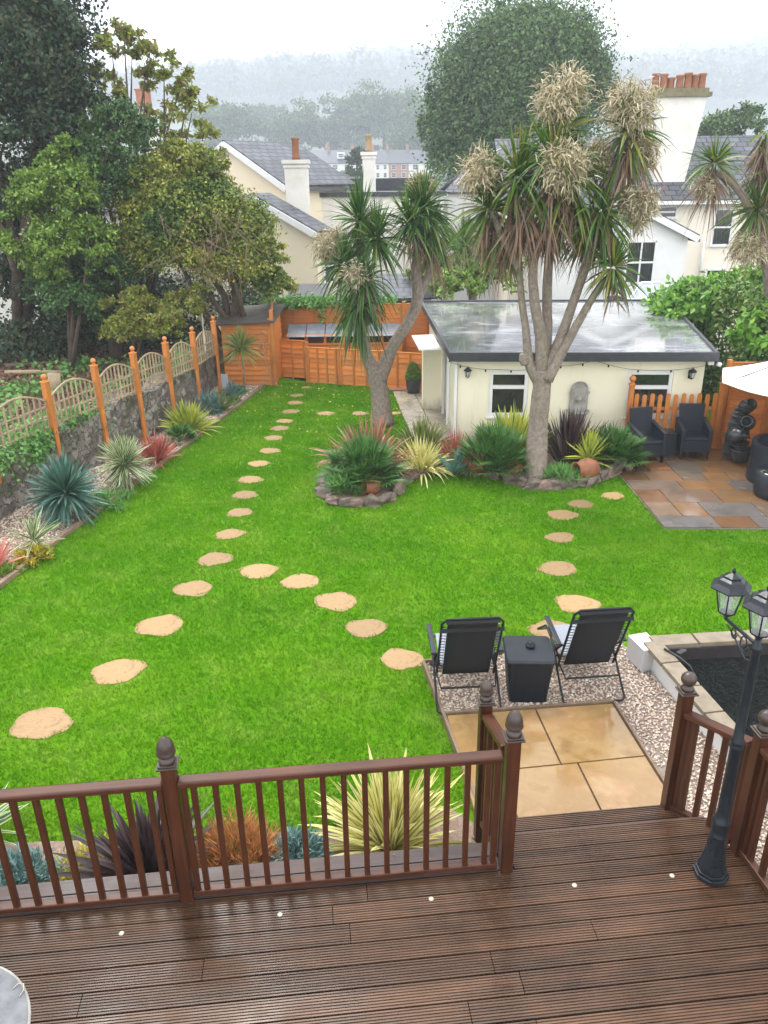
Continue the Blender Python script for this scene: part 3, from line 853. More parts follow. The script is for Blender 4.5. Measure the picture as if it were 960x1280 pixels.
# -------- deck
DZ = .5
deck_r = 1.63
def deck_boards(name, e2_start, rows, x0, x1, z, pw=.145, grooves=7, joints=True, zthick=.03, xr=None):
    mb = MB(); gap = .013
    for r_ in range(rows):
        yb = e2_start - (r_ + 1) * pw
        xa, xb = x0, x1
        if xr: xb = xr(yb)
        js = [xa, xb]
        if joints:
            k = xa + random.uniform(1.2, 3.4)
            while k < xb - .6: js.append(k); k += random.choice([2.4, 3.0, 3.6])
            js.sort()
        for ja, jb in zip(js[:-1], js[1:]):
            ja += .0025; jb -= .0025
            prof = [(yb + gap / 2, z - zthick), (yb + gap / 2, z)]
            gw = (pw - gap) / (grooves * 2 + 1) if grooves else 0
            y = yb + gap / 2
            for g in range(grooves):
                y += gw; prof += [(y, z), (y + gw * .2, z - .006)]
                y += gw; prof += [(y - gw * .2, z - .006), (y, z)]
            prof += [(yb + pw - gap / 2, z), (yb + pw - gap / 2, z - zthick)]
            n = len(prof); dz = random.uniform(-.0012, .0012)
            vs = [(ja, p[0], p[1] + dz) for p in prof] + [(jb, p[0], p[1] + dz) for p in prof]
            fs = [(i, i + n, i + 1 + n, i + 1) for i in range(n - 1)] + [tuple(range(n)), tuple(range(2 * n - 1, n - 1, -1))]
            fs = [tuple(reversed(f)) for f in fs]
            mb.add(vs, fs)
    return mb
root_loc = (PA.x, PA.y, 0)
def deck_right(y): return 1.60 - y * .04 if y > 0 else min(1.62 + (-y) * .22, 3.2)
mb = deck_boards('deck', -.02, 26, -6.0, 2, DZ, xr=deck_right)
struct(mb.build('deck', MAT['deck'], loc=root_loc, rz=TH))
mb = deck_boards('deck', .27, 2, .06, 1.6, DZ, joints=False)      # part in front of the gap
struct(mb.build('deck_gap_boards', MAT['deck'], loc=root_loc, rz=TH))
mb = deck_boards('step', .60, 2, .06, 1.5, .34, joints=False)
mb.box((.78, .600, .24), (1.46, .02, .16)); mb.box((.8, .285, .42), (1.52, .02, .15))
struct(mb.build('deck_steps', MAT['deck'], loc=root_loc, rz=TH))
mb = MB()
mb.box((-3.0, .045, DZ - .012), (6.05, .12, .03)); mb.box((-3.0, .17, DZ - .012), (6.05, .12, .03)); mb.box((-3.0, .22, .24), (6.0, .03, .42))
mb.box((-1.3, -2, .3), (9.2, 3.6, .3))
struct(mb.build('deck_ledge', MAT['ledge'], loc=root_loc, rz=TH, bevel=.004))

# disc lights
for i, (px, py) in enumerate([(152, 1167), (350, 1143.5), (539, 1124), (718, 1107), (840, 1095)]):
    c = G(px, py, DZ)
    mb = MB(); mb.lathe([(.017, 0), (.017, .004), (.012, .006), (.006, .0045), (.005, .0045)], (0, 0, 0), 16)
    o = mb.build('deck_light', MAT['disc'], loc=(c.x, c.y, DZ + .001))
    tag(o, f'small round cream light disc set in the deck, {ORD[i]} from the left', 'deck light', 'disc lights let into the deck boards')

# ------------------------------------------------------------------ railings
def acorn(mb, c, s=1.0):
    mb.lathe([(.036 * s, 0), (.04 * s, .008 * s), (.034 * s, .018 * s), (.022 * s, .026 * s), (.026 * s, .034 * s), (.043 * s, .044 * s), (.045 * s, .052 * s), (.041 * s, .058 * s),
              (.041 * s, .08 * s), (.035 * s, .105 * s), (.022 * s, .124 * s), (.008 * s, .134 * s), (.002, .137 * s)], c, 18)
def ball(mb, c, s=1.0):
    mb.lathe([(.036 * s, 0), (.04 * s, .008 * s), (.03 * s, .02 * s), (.02 * s, .03 * s)] + [(max(.046 * s * math.sin(t), .001), .072 * s - .046 * s * math.cos(t)) for t in [.45, .8, 1.2, 1.57, 1.95, 2.4, 2.8, 3.13]], c, 18)

def railing(name_label, segs, posts, zb, zt, width=.036, spacing=.135, fin='acorn'):
    r_ = thing('deck_railing', name_label, 'railing', (posts[0][0], posts[0][1], 0))
    off = Vector((posts[0][0], posts[0][1], 0))
    for (a, b, za, zt_a, zt_b) in segs:
        a = Vector((a[0], a[1], 0)) - off; b = Vector((b[0], b[1], 0)) - off
        d = (b - a); L = d.length; dn = d.normalized(); ang = math.atan2(dn.y, dn.x)
        za2 = za[1]; za1 = za[0]
        mb = MB(); mb.box((L / 2, 0, 0), (L - .085, .085, .045))
        dz = zt_b - zt_a
        o = mb.build('top_rail', MAT['rail'], r_, bevel=.012, loc=a + Vector((0, 0, zt_a)))
        o.rotation_euler = (0, -math.atan2(dz, L), ang)
        mb = MB(); mb.box((L / 2, 0, 0), (L - .085, .055, .04))
        o = mb.build('bottom_rail', MAT['rail'], r_, bevel=.006, loc=a + Vector((0, 0, za1)))
        o.rotation_euler = (0, -math.atan2(za2 - za1, L), ang)
        n = max(1, int(round(L / spacing)))
        for i in range(n + 1):
            t = (i * L / n)
            t = min(max(t, .072), L - .072)
            u = t / L
            z0 = za1 + (za2 - za1) * u + .02; z1 = zt_a + dz * u - .022
            mb = MB(); mb.box((0, 0, (z0 + z1) / 2), (width, width, z1 - z0))
            p = a + dn * t
            mb.build('baluster', MAT['railv'], r_, bevel=.004, loc=p, rz=ang)
    for (x, y, z0, z1, s) in posts:
        p = Vector((x, y, 0)) - off
        mb = MB(); mb.box((0, 0, (z0 + z1) / 2), (.085, .085, z1 - z0))
        po = mb.build('post', MAT['railv'], r_, bevel=.006, loc=p, rz=TH)
        mb = MB(); mb.box((0, 0, z1 + .006), (.125, .125, .012)); mb.box((0, 0, z1 + .018), (.105, .105, .012))
        mb.build('post_cap', MAT['finial'], po, bevel=.004)
        mb = MB(); (acorn if fin == 'acorn' else ball)(mb, (0, 0, z1 + .025), s)
        mb.build('finial', MAT['finial'], po)
    return r_
def d2(a, b): p = dk(a, b); return (p.x, p.y)
railing('long brown front deck railing with two acorn topped posts beside the flax bed',
        [(d2(-2.12, 0), d2(-.02, 0), (DZ + .05, DZ + .05), 1.46, 1.46), (d2(-6.0, 0), d2(-2.12, 0), (DZ + .05, DZ + .05), 1.46, 1.46)],
        [(*d2(0, 0), .1, 1.60, 1.3), (*d2(-2.12, 0), .1, 1.60, 1.3)], 0, 0)
b1_ = (.71, 4.58)
railing('short brown return railing beside the steps down to the golden slabs',
        [(d2(-.01, .05), b1_, (DZ + .04, .28), 1.45, 1.27)], [(*b1_, 0.05, 1.37, 1.15)], 0, 0, spacing=.15)
q1, q2, q3 = (2.16, 4.62), (2.42, 4.02), (2.62, 2.6)
railing('brown railing with ball topped posts on the right of the deck by the pond',
        [(q1, q2, (.36, DZ + .05), 1.22, 1.40), (q2, q3, (DZ + .05, DZ + .05), 1.42, 1.42)], [(*q1, .05, 1.40, 1.2), (*q2, .1, 1.52, 1.2)], 0, 0, fin='ball')

# ------------------------------------------------------------------ lamp post
lb = G(888, 1092, DZ)
lp = thing('lamp_post', 'tall black fluted garden lamp post with hexagonal lanterns standing on the deck', 'lamp post', (lb.x, lb.y, DZ))
mb = MB(); mb.prism([(.115 * math.cos(R(45 * k + 22)), .115 * math.sin(R(45 * k + 22))) for k in range(8)], .001, .035)
mb.prism([(.1 * math.cos(R(45 * k + 22)), .1 * math.sin(R(45 * k + 22))) for k in range(8)], .035, .055)
mb.build('base', MAT['lampmetal'], lp, bevel=.004)
mb = MB()
n = 32; prof = [(.088, .055), (.09, .08), (.078, .11), (.062, .22), (.055, .30), (.05, .34)]
vs = []; fs = []
for (r_, z) in prof:
    for k in range(n): a = 2 * math.pi * k / n; q = r_ * (1 - (.07 if k % 4 in (0,) else 0)); vs.append((q * math.cos(a), q * math.sin(a), z))
for i in range(len(prof) - 1):
    for k in range(n): fs.append((i * n + k, i * n + (k + 1) % n, (i + 1) * n + (k + 1) % n, (i + 1) * n + k))
mb.add(vs, fs, True)
mb.lathe([(.052, .335), (.058, .345), (.058, .36), (.05, .37), (.054, .40), (.054, .45), (.058, .458), (.058, .475), (.044, .49), (.038, .55), (.036, 1.05), (.042, 1.06), (.042, 1.075), (.036, 1.085), (.042, 1.10), (.042, 1.115), (.031, 1.13), (.026, 1.76), (.032, 1.77), (.032, 1.79), (.02, 1.80), (.02, 1.84)], (0, 0, 0), 24)
mb.build('column', MAT['lampmetal'], lp)
def clear_glass():
    m_, n, l, b = new_mat('lantern_glass')
    b.inputs['Base Color'].default_value = (.75, .8, .78, 1); b.inputs['Roughness'].default_value = .05; b.inputs['Alpha'].default_value = .22
    return m_
MAT['lglass'] = clear_glass()
def lantern(par, c, s=1.0, name='lantern'):
    c = Vector(c)
    e = bpy.data.objects.new(name, None); link(e, par); e.location = c
    hexr = lambda r_, z: [(r_ * math.cos(R(60 * k)), r_ * math.sin(R(60 * k)), z) for k in range(6)]
    mb = MB()
    mb.lathe([(.012 * s, -.02 * s), (.03 * s, 0), (.05 * s, .012 * s), (.052 * s, .022 * s)], (0, 0, 0), 6, False)
    b_, t_ = hexr(.055 * s, .022 * s), hexr(.095 * s, .2 * s)
    for k in range(6): mb.tube([b_[k], t_[k]], .005 * s, 5)
    for k in range(6): mb.tube([t_[k], t_[(k + 1) % 6]], .006 * s, 5)
    mb.lathe([(.135 * s, .2 * s), (.137 * s, .208 * s), (.10 * s, .235 * s), (.085 * s, .262 * s), (.06 * s, .272 * s), (.058 * s, .285 * s), (.03 * s, .3 * s), (.01 * s, .308 * s), (.012 * s, .318 * s), (.014 * s, .326 * s), (.006 * s, .34 * s), (.001, .345 * s)], (0, 0, 0), 6, False)
    mb.build('lantern_frame', MAT['lampmetal'], e)
    mb = MB()
    b_, t_ = hexr(.052 * s, .026 * s), hexr(.091 * s, .198 * s)
    mb.add(b_ + t_, [(k, (k + 1) % 6, (k + 1) % 6 + 6, k + 6) for k in range(6)])
    mb.build('glass_pane', MAT['lglass'], e)
    mb = MB(); mb.lathe([(.012 * s, .022 * s), (.014 * s, .07 * s), (.022 * s, .1 * s), (.02 * s, .13 * s), (.006 * s, .15 * s)], (0, 0, 0), 10)
    mb.build('bulb', MAT['plastic'], e)
    return e
lantern(lp, (0, 0, 1.86), .97)
l1 = at(908, 768, 4.30) - Vector((lb.x, lb.y, DZ))
lantern(lp, l1, .97)
l2_ = Vector((-l1.x * .6 + .25, -l1.y, l1.z))
mb = MB()
st_ = Vector((0, 0, 1.80)); en = l1 + Vector((0, 0, -.03))
mb.tube([st_, st_.lerp(en, .3) + Vector((0, 0, .0)), st_.lerp(en, .7) + Vector((0, 0, .0)), en, en + Vector((0, 0, .02))], .011, 8)
dh = (en - st_)
for (t0, rr_) in [(.35, .05), (.68, .035)]:
    c = st_.lerp(en, t0) + Vector((0, 0, -rr_ - .008)); ax = dh.normalized()
    mb.tube([c + ax * math.cos(t) * rr_ * (1 - t / 12) + Vector((0, 0, math.sin(t) * rr_ * (1 - t / 12))) for t in np.linspace(-3.0, 4.4, 16)], .005, 6)
mb.tube([Vector((0, 0, 1.68)), Vector((0, 0, 1.68)) + dh * .25 + Vector((0, 0, -.03)), st_.lerp(en, .6) - Vector((0, 0, .08)), st_.lerp(en, .9) - Vector((0, 0, .03))], .006, 6)
mb.build('scroll_bracket', MAT['lampmetal'], lp)

# ------------------------------------------------------------------ pond
pd = thing('garden_pond', 'raised rectangular pond with stone coping and white outer wall right of gravel', 'pond', (3.6, 6, 0))
def lw(x, y, z=0): return (x - 3.6, y - 6, z)
TL, TR_, BLp, BR = Vector((2.78, 6.93, 0)), Vector((5.6, 7.15, 0)), Vector((3.15, 4.55, 0)), Vector((5.6, 4.6, 0))
PZ = .33; o6 = Vector((3.6, 6, 0))
mb = MB()
for a, b in [(TL, BLp), (TL, TR_)]:
    n_ = 6; sh = (b - a).cross(Vector((0, 0, 1))).normalized() * (.11 if b is BLp else -.11) * -1
    for k in range(n_):
        p = a.lerp(b, k / n_ + .004) - o6 + Vector((0, 0, PZ)); q = a.lerp(b, (k + 1) / n_ - .004) - o6 + Vector((0, 0, PZ))
        zz_ = Vector((0, 0, .003 if b is TR_ else 0)); mb.beam(p + zz_, q + zz_, .19, .05)
mb.build('coping', MAT['coping'], pd, bevel=.006)
mb = MB(); mb.beam(TL - o6 + Vector((.04, 0, .155)), BLp - o6 + Vector((.04, 0, .155)), .12, .3); mb.beam(TL - o6 + Vector((0, 0, .155)), TR_ - o6 + Vector((0, 0, .155)), .12, .3)
mb.build('side_wall', MAT['white'], pd)
mb = MB()
iv = [TL + Vector((.13, -.1, 0)), BLp + Vector((.12, 0, 0)), BR, TR_ + Vector((0, -.1, 0))]
for a, b in [(iv[0], iv[1]), (iv[0], iv[3])]: mb.beam(a - o6 + Vector((0, 0, .17)), b - o6 + Vector((0, 0, .17)), .02, .27)
mb.build('liner', MAT['liner'], pd)
mb = MB(); mb.prism([(p.x, p.y) for p in iv], .05, .17)
struct(mb.build('water', MAT['water']))
mb = MB(); mb.tube([lw(2.85, 6.75, .37), lw(2.95, 6.6, .365), lw(3.02, 6.5, .33), lw(3.1, 6.45, .2)], .012, 8); mb.box(lw(3.0, 6.68, .37), (.12, .05, .03), .6)
mb.build('pump_hose', MAT['rope'], pd)
c = G(810, 835, .0)
mb = MB(); mb.box((0, 0, .14), (.21, .3, .25)); mb.box((0, 0, .275), (.22, .31, .02)); mb.box((0, -.133, .14), (.12, .012, .12)); mb.box((.09, -.09, .05), (.03, .03, .06))
tag(mb.build('pump_housing', MAT['plastic'], bevel=.015, loc=(c.x - .07, c.y + .0, GZ + .001), rz=R(14)), 'white plastic pump box on the gravel against the pond corner', 'pump box')

# ------------------------------------------------------------------ loungers
def make_lounger(label, loc, rz):
    r_ = thing('reclining_chair', label, 'chair', loc, rz, 'reclining garden chairs on the gravel')
    w = .30
    mb = MB()   # back frame: slight recline toward viewer (-y)
    bt, tp = Vector((0, .03, .27)), Vector((0, -.30, 1.07))
    def P_(x, t, o=0): p = bt.lerp(tp, t); return (x, p.y + o, p.z)
    mb.tube([P_(-w, -.05), P_(-w, .5), P_(-w, .93), P_(-w + .05, 1.0), P_(w - .05, 1.0), P_(w, .93), P_(w, .5), P_(w, -.05)], .0125, 8)
    mb.build('back_frame', MAT['blackmetal'], r_)
    mb = MB()
    nrow = 10
    vs = []; fs = []
    for i in range(nrow + 1):
        t = -.02 + 1.0 * i / nrow
        for j in range(5):
            x = (-.245 + .49 * j / 4)
            p = P_(x, t, -.012 - .02 * math.sin(math.pi * i / nrow) * (1 - (x / .25) ** 2) )
            vs.append(p)
    for i in range(nrow):
        for j in range(4): k = i * 5 + j; fs.append((k, k + 1, k + 6, k + 5))
    mb.add(vs, fs, True)
    o = mb.build('back_panel', MAT['mesh'], r_)
    so = o.modifiers.new('thick', 'SOLIDIFY'); so.thickness = .006
    for s in (-1, 1):
        mb = MB()
        for k in range(17):
            t = .03 + k * .052
            mb.tube([P_(s * .243, t, -.012), P_(s * w, t + .025)], .003, 4)
            mb.tube([P_(s * .243, t + .03, -.012), P_(s * w, t)], .003, 4)
        mb.build('elastic_lacing', MAT['mesh'], r_)
    mb = MB(); mb.box((0, -.262, .93), (.63, .035, .035), 0, R(-22)); mb.box((0, -.30, 1.04), (.52, .05, .03), 0, R(-22))
    mb.build('headrest_strap', MAT['mesh'], r_)
    mb = MB(); mb.tube([(0 - w, .02, .34), (-w, .45, .42), (-w, .52, .42), (-w, .78, .22), (w, .78, .22), (w, .52, .42), (w, .45, .42), (w, .02, .34)], .0125, 8)
    mb.build('seat_frame', MAT['blackmetal'], r_)
    mb = MB(); mb.slab([(-.26, .04, .36), (.26, .04, .36), (.26, .5, .43), (-.26, .5, .43)], .012); mb.slab([(-.26, .5, .43), (.26, .5, .43), (.26, .76, .24), (-.26, .76, .24)], .012)
    mb.build('seat_panel', MAT['greycloth'], r_, bevel=.004)
    for s in (-1, 1):
        mb = MB(); mb.box((s * .345, .16, .585), (.055, .46, .022), 0, R(7))
        mb.build('armrest', MAT['greyplastic'], r_, bevel=.008)
    mb = MB()   # crossing base frames
    x = .325
    mb.tube([(-x, .36, .56), (-x, -.05, .2), (-x, -.27, .03), (-x + .04, -.29, .014), (x - .04, -.29, .014), (x, -.27, .03), (x, -.05, .2), (x, .36, .56)], .012, 8)
    mb.build('leg', MAT['blackmetal'], r_)
    mb = MB()
    x = .31
    mb.tube([(-x, -.06, .55), (-x, .3, .22), (-x, .53, .03), (-x + .04, .55, .014), (x - .04, .55, .014), (x, .53, .03), (x, .3, .22), (x, -.06, .55)], .012, 8)
    mb.tube([(-x, -.0, .3), (-x + .03, -.16, .22), (x - .03, -.16, .22), (x, -.0, .3)], .011, 8)
    mb.build('leg', MAT['blackmetal'], r_)
    return r_
ca = (G(554, 900, GZ) + G(630, 893, GZ)) / 2
cb = (G(697, 883, GZ) + G(772, 882, GZ)) / 2
lc1 = make_lounger('black mesh reclining chair left of the dark side table', (ca.x - .05, ca.y + .33, GZ + .006), R(3))
lc1.scale = (.95, 1, 1)
copy_thing(lc1, (cb.x + .05, cb.y + .32, GZ + .006), R(5), 'black mesh reclining chair right of the dark side table, nearer the pond')
c = (G(634, 881, GZ) + G(686, 880, GZ)) / 2
stb = thing('side_table', 'dark grey ribbed storage side table between the two reclining chairs', 'side table', (c.x + .01, c.y + .2, GZ + .012), R(-3))
mb = MB(); b_ = .185; t_ = .225
def rrect(h_, z, r_=.04, n=4):
    o = []
    for sx, sy, a0 in [(1, 1, 0), (-1, 1, 90), (-1, -1, 180), (1, -1, 270)]:
        for k in range(n + 1): a = R(a0 + 90 * k / n); o.append((sx * (h_ - r_) + r_ * math.cos(a), sy * (h_ - r_) + r_ * math.sin(a), z))
    return o
rings = [rrect(b_, 0), rrect(b_ + .02, .25), rrect(t_, .47)]
vs = sum(rings, []); n = 20; fs = [(i * n + k, i * n + (k + 1) % n, (i + 1) * n + (k + 1) % n, (i + 1) * n + k) for i in range(2) for k in range(n)]
fs += [tuple(range(n - 1, -1, -1)), tuple(range(2 * n, 3 * n))]
mb.add(vs, fs)
m_, nn_, ll_, bb_ = new_mat('ribbed_resin'); bb_.inputs['Specular IOR Level'].default_value = .25; bb_.inputs['Base Color'].default_value = (.010, .013, .018, 1); bb_.inputs['Roughness'].default_value = .4
tc = nn_.new('ShaderNodeTexCoord'); wv = nn_.new('ShaderNodeTexWave'); wv.inputs['Scale'].default_value = 22; wv.bands_direction = 'DIAGONAL'
mp_ = nn_.new('ShaderNodeMapping'); mp_.inputs['Scale'].default_value = (1, 1, 0); ll_.new(tc.outputs['Object'], mp_.inputs['Vector']); ll_.new(mp_.outputs[0], wv.inputs['Vector'])
bump(nn_, ll_, bb_, wv.outputs['Fac'], .5, .006)
mb.build('body', m_, stb)
mb = MB(); rg = [rrect(t_ + .012, .475), rrect(t_ + .015, .49), rrect(t_ + .0, .51)]; vs = sum(rg, []); mb.add(vs, fs)
mb.build('lid', MAT['greyplastic'], stb)
mb = MB(); mb.lathe([(.045, .512), (.048, .535), (.04, .545), (.03, .548), (.028, .565), (.018, .57)], (.02, .02, 0), 16)
mb.build('knob', MAT['blackmetal'], stb)

# ------------------------------------------------------------------ patio
pat = [(4.14, 12.98), (4.16, 10.5), (10.5, 10.1), (10.5, 15.5), (6.5, 14.6), (4.2, 14.3)]
mb = MB(); mb.prism(pat, -.05, .022)
struct(mb.build('patio_bed', mat('mortar', (.2, .17, .14), (.13, .11, .09), 20, .8)))
mb = MB(); mb2 = MB()
y = 10.5; rnd = random.Random(3)
while y < 14.3:
    rh = rnd.choice([.42, .56, .56]); x = 4.16
    while x < 10.4:
        wd = rnd.choice([.42, .56, .84]); x2 = min(x + wd, 10.45)
        (mb2 if (y < 10.9 and rnd.random() < .65) or rnd.random() < .12 else mb).prism([(x + .006, y + .006 - (x - 4.16) * .05), (x2 - .006, y + .006 - (x2 - 4.16) * .05), (x2 - .006, y + rh - .006 - (x2 - 4.16) * .05), (x + .006, y + rh - .006 - (x - 4.16) * .05)], .0, .04)
        x = x2
    y += rh
struct(mb.build('patio_paving', MAT['paving'], bevel=.004))
struct(mb2.build('patio_grey_paving', mat('wet_grey_pink_paving', (.15, .125, .11), (.085, .082, .08), 2.5, .4, .1, rr=(.1, .4)), bevel=.004))
# path by the garage door
mb = MB()
pth = [(1.05, 14.6), (.52, 18.9)]
for k in range(7):
    for s in (0, 1):
        a = Vector((.60 + .52 * s, 14.9 + k * .58, 0)); a.x -= k * .05
        mb.prism([(a.x, a.y), (a.x + .5, a.y), (a.x + .47, a.y + .56), (a.x - .03, a.y + .56)], -.02, .03)
struct(mb.build('path_paving', mat('path_slab', (.36, .31, .25), (.24, .2, .16), 4, .5, .4, rr=(.2, .5)), bevel=.005))
mb = MB()
for k in range(6): mb.box((.45, 19.05 + k * .1, .02), (.55, .09, .05))
struct(mb.build('brick_path', MAT['brick'], bevel=.003))

def rattan_chair(label, loc, rz):
    r_ = thing('rattan_armchair', label, 'chair', loc, rz, 'rattan armchairs on the patio')
    mb = MB(); mb.box((0, .0, .40), (.46, .46, .07)); mb.build('seat', MAT['rattan'], r_, bevel=.02)
    mb = MB(); mb.hexa([(-.23, .21, .42), (.23, .21, .42), (.22, .27, .42), (-.22, .27, .42)], [(-.27, .31, .97), (.27, .31, .97), (.26, .36, .97), (-.26, .36, .97)])
    mb.build('backrest', MAT['rattan'], r_, bevel=.02)
    for s in (-1, 1):
        mb = MB()
        x0, x1 = s * .235, s * .30
        if s < 0: x0, x1 = x1, x0
        mb.hexa([(x0, -.25, .14), (x1, -.25, .14), (x1, .27, .14), (x0, .27, .14)], [(x0 - .01, -.24, .58), (x1 + .01, -.24, .58), (x1 + .01, .3, .72), (x0 - .01, .3, .72)])
        mb.build('armrest', MAT['rattan'], r_, bevel=.02)
    mb = MB(); mb.box((0, -.235, .26), (.47, .03, .22)); mb.box((0, .24, .26), (.47, .03, .3)); mb.build('apron', MAT['rattan'], r_, bevel=.01)
    for sx in (-1, 1):
        for sy in (-1, 1):
            mb = MB(); mb.box((sx * .26, sy * .22, .08), (.035, .035, .16)); mb.build('leg', MAT['blackmetal'], r_)
    return r_
pz = .041
c1_ = G(808, 578, pz); c2_ = G(864, 572, pz)
rc = rattan_chair('dark rattan armchair nearest the fan palm in front of the picket fence', (c1_.x, c1_.y + .13, pz), R(-14))
rc.rotation_euler.z = R(14)
rc.scale = (.9, .9, .95)
copy_thing(rc, (c2_.x + .02, c2_.y + .1, pz), R(-4), 'dark rattan armchair in front of picket fence by the garage corner')
c3_ = G(834, 571, pz)
rt = thing('rattan_side_table', 'small dark rattan box table between the two patio armchairs', 'side table', (c3_.x, c3_.y + .14, pz))
mb = MB(); mb.box((0, 0, .22), (.27, .3, .43)); mb.build('body', MAT['rattan'], rt, bevel=.012)
mb = MB(); mb.box((0, 0, .449), (.29, .32, .016)); mb.build('top', MAT['glass'], rt, bevel=.004)
# right edge: sofa and drum table
c4 = G(965, 628, pz)
dt = thing('rattan_drum_table', 'round dark rattan drum table cut by the right edge of the patio', 'table', (c4.x + .22, c4.y + .3, pz))
mb = MB(); mb.lathe([(.34, 0), (.37, .05), (.385, .2), (.37, .38), (.355, .4)], (0, 0, 0), 36); mb.build('body', MAT['rattan'], dt)
mb = MB(); mb.lathe([(.35, .401), (.355, .41), (.35, .42), (.01, .421)], (0, 0, 0), 36); mb.build('top', MAT['glass'], dt)
sf = thing('rattan_sofa', 'curved dark rattan sofa behind the drum table at the right edge', 'sofa', (c4.x + .62, c4.y + .95, pz), R(-4))
mb = MB()
def arc_wall(mb, r0, r1, z0, z1, a0, a1, n=16):
    pr = [(r0 * math.cos(R(a)), r0 * math.sin(R(a))) for a in np.linspace(a0, a1, n)]; po = [(r1 * math.cos(R(a)), r1 * math.sin(R(a))) for a in np.linspace(a0, a1, n)]
    vs = [(x, y, z0) for x, y in pr] + [(x, y, z0) for x, y in po] + [(x, y, z1) for x, y in pr] + [(x, y, z1) for x, y in po]
    fs = []
    for i in range(n - 1): fs += [(i, i + 1, i + 1 + n, i + n), (i + 2 * n, i + 3 * n, i + 3 * n + 1, i + 2 * n + 1), (i, i + 2 * n, i + 2 * n + 1, i + 1), (i + n, i + n + 1, i + 3 * n + 1, i + 3 * n)]
    fs += [(0, n, 3 * n, 2 * n), (n - 1, 3 * n - 1, 4 * n - 1, 2 * n - 1)]
    mb.add(vs, fs)
arc_wall(mb, .5, .58, .0, .68, 20, 235); mb.build('backrest', MAT['rattan'], sf, bevel=.015)
mb = MB(); mb.lathe([(.46, .05), (.49, .08), (.49, .3), (.48, .32)], (0, 0, 0), 32); mb.build('seat', MAT['rattan'], sf)
mb = MB(); mb.lathe([(.45, .321), (.47, .34), (.47, .38), (.44, .4)], (0, 0, 0), 32); mb.build('cushion', mat('charcoal_cushion', (.05, .052, .058), (.07, .07, .078), 20, .8, .2), sf)

# picket fence between chairs and garage
pf = thing('picket_fence', 'low orange picket fence with two ball topped posts in front of garage window', 'fence', (4.64, 14.16, pz))
p0, p1 = Vector((0, 0, 0)), Vector((1.68, -.03, 0))
for p in (p0, p1):
    mb = MB(); mb.box((p.x, p.y, .62), (.09, .09, 1.24)); mb.box((p.x, p.y, 1.25), (.12, .12, .025)); po = mb.build('post', MAT['orange'], pf, bevel=.008)
    mb = MB(); ball(mb, (p.x, p.y, 1.26), 1.35); mb.build('finial', MAT['orange'], po)
mb = MB()
for z in (.3, .78): mb.beam(p0 + Vector((.05, .02, z)), p1 + Vector((-.05, .02, z)), .03, .06)
mb.build('rail', MAT['orange'], pf)
for k in range(11):
    p = p0.lerp(p1, (k + .75) / 11.5)
    hh = 1.06 + (.0 if k % 2 else .02)
    mb = MB()
    pr = [(-.04, .08), (.04, .08), (.04, hh - .04), (.03, hh - .012), (.0, hh), (-.03, hh - .012), (-.04, hh - .04)]
    mb.add([(a, -.01, b) for a, b in pr] + [(a, .01, b) for a, b in pr], [(6, 5, 4, 3, 2, 1, 0), (7, 8, 9, 10, 11, 12, 13)] + [(i, (i + 1) % 7, (i + 1) % 7 + 7, i + 7) for i in range(7)])
    mb.build('picket', MAT['orange'], pf, loc=(p.x, p.y - .01, 0), rz=math.atan2(-.03, 1.68))

# stacked pot water feature
wf_ = G(923, 578, pz)
wf = thing('water_feature', 'dark stacked slate water fountain with tumbling pots on the patio', 'fountain', (wf_.x, wf_.y + .22, pz))
mb = MB()
for k in range(26):
    z = .03 + k * .037
    wdt = .27 * (1 - .48 * (k / 26)) + random.uniform(-.03, .03)
    mb.rock((random.uniform(-.02, .02) + .03, .06 + random.uniform(-.02, .02), z), (wdt * 2, wdt * 1.6, .045), random.uniform(0, 3), 10, .1)
mb.build('slate_stack', MAT['slatepot'], wf)
def pot_open(mb, c, ax, s):
    mb.lathe([(.03 * s, -.16 * s), (.09 * s, -.13 * s), (.13 * s, -.04 * s), (.12 * s, .04 * s), (.085 * s, .09 * s), (.1 * s, .115 * s), (.1 * s, .125 * s), (.075 * s, .12 * s), (.07 * s, .05 * s), (.01 * s, -.02 * s)], c, 18, True, ax)
for c, ax, s in [((.06, -.06, 1.0), (.25, -.8, .55), 1.05), ((.08, -.14, .73), (-.5, -.7, .35), 1.05), ((-.1, -.18, .5), (.6, -.75, .3), 1.15)]:
    mb = MB(); pot_open(mb, c, Vector(ax), s); mb.build('pot', MAT['darkpot'], wf)
mb = MB(); mb.lathe([(.1, 0), (.15, .03), (.19, .14), (.2, .22), (.215, .235), (.215, .25), (.18, .25), (.17, .2), (.02, .18)], (.0, -.22, .02), 22); mb.build('basin', MAT['darkpot'], wf)

# parasol
tip = at(903, 478, 12.75)
pc = Vector((tip.x + 1.5, tip.y, tip.z))
pr_ = thing('parasol', 'off white garden parasol over the patio at the right edge', 'parasol', (pc.x, pc.y, pz))
hz_ = tip.z - pz
mb = MB()
n = 8; ro = []; 
for k in range(n): a = math.pi + 2 * math.pi * k / n; ro.append((1.5 * math.cos(a), 1.5 * math.sin(a), hz_))
vs = [(0, 0, hz_ + .55)]; fs = []
for ring in range(1, 6):
    t = ring / 5
    for k in range(n * 4):
        a = math.pi + 2 * math.pi * k / (n * 4)
        seg_a = (k % 4) / 4 - .5 if k % 4 else -.5
        q = math.cos(math.pi / n) / math.cos(((k % 4) / 4) * 2 * math.pi / n - math.pi / n)
        sag = .03 * math.sin(math.pi * (k % 4) / 4) * t
        vs.append((1.5 * t * q * math.cos(a), 1.5 * t * q * math.sin(a), hz_ + .55 * (1 - t) - .05 * math.sin(math.pi * t) - sag))
m4 = n * 4
for k in range(m4): fs.append((0, 1 + k, 1 + (k + 1) % m4))
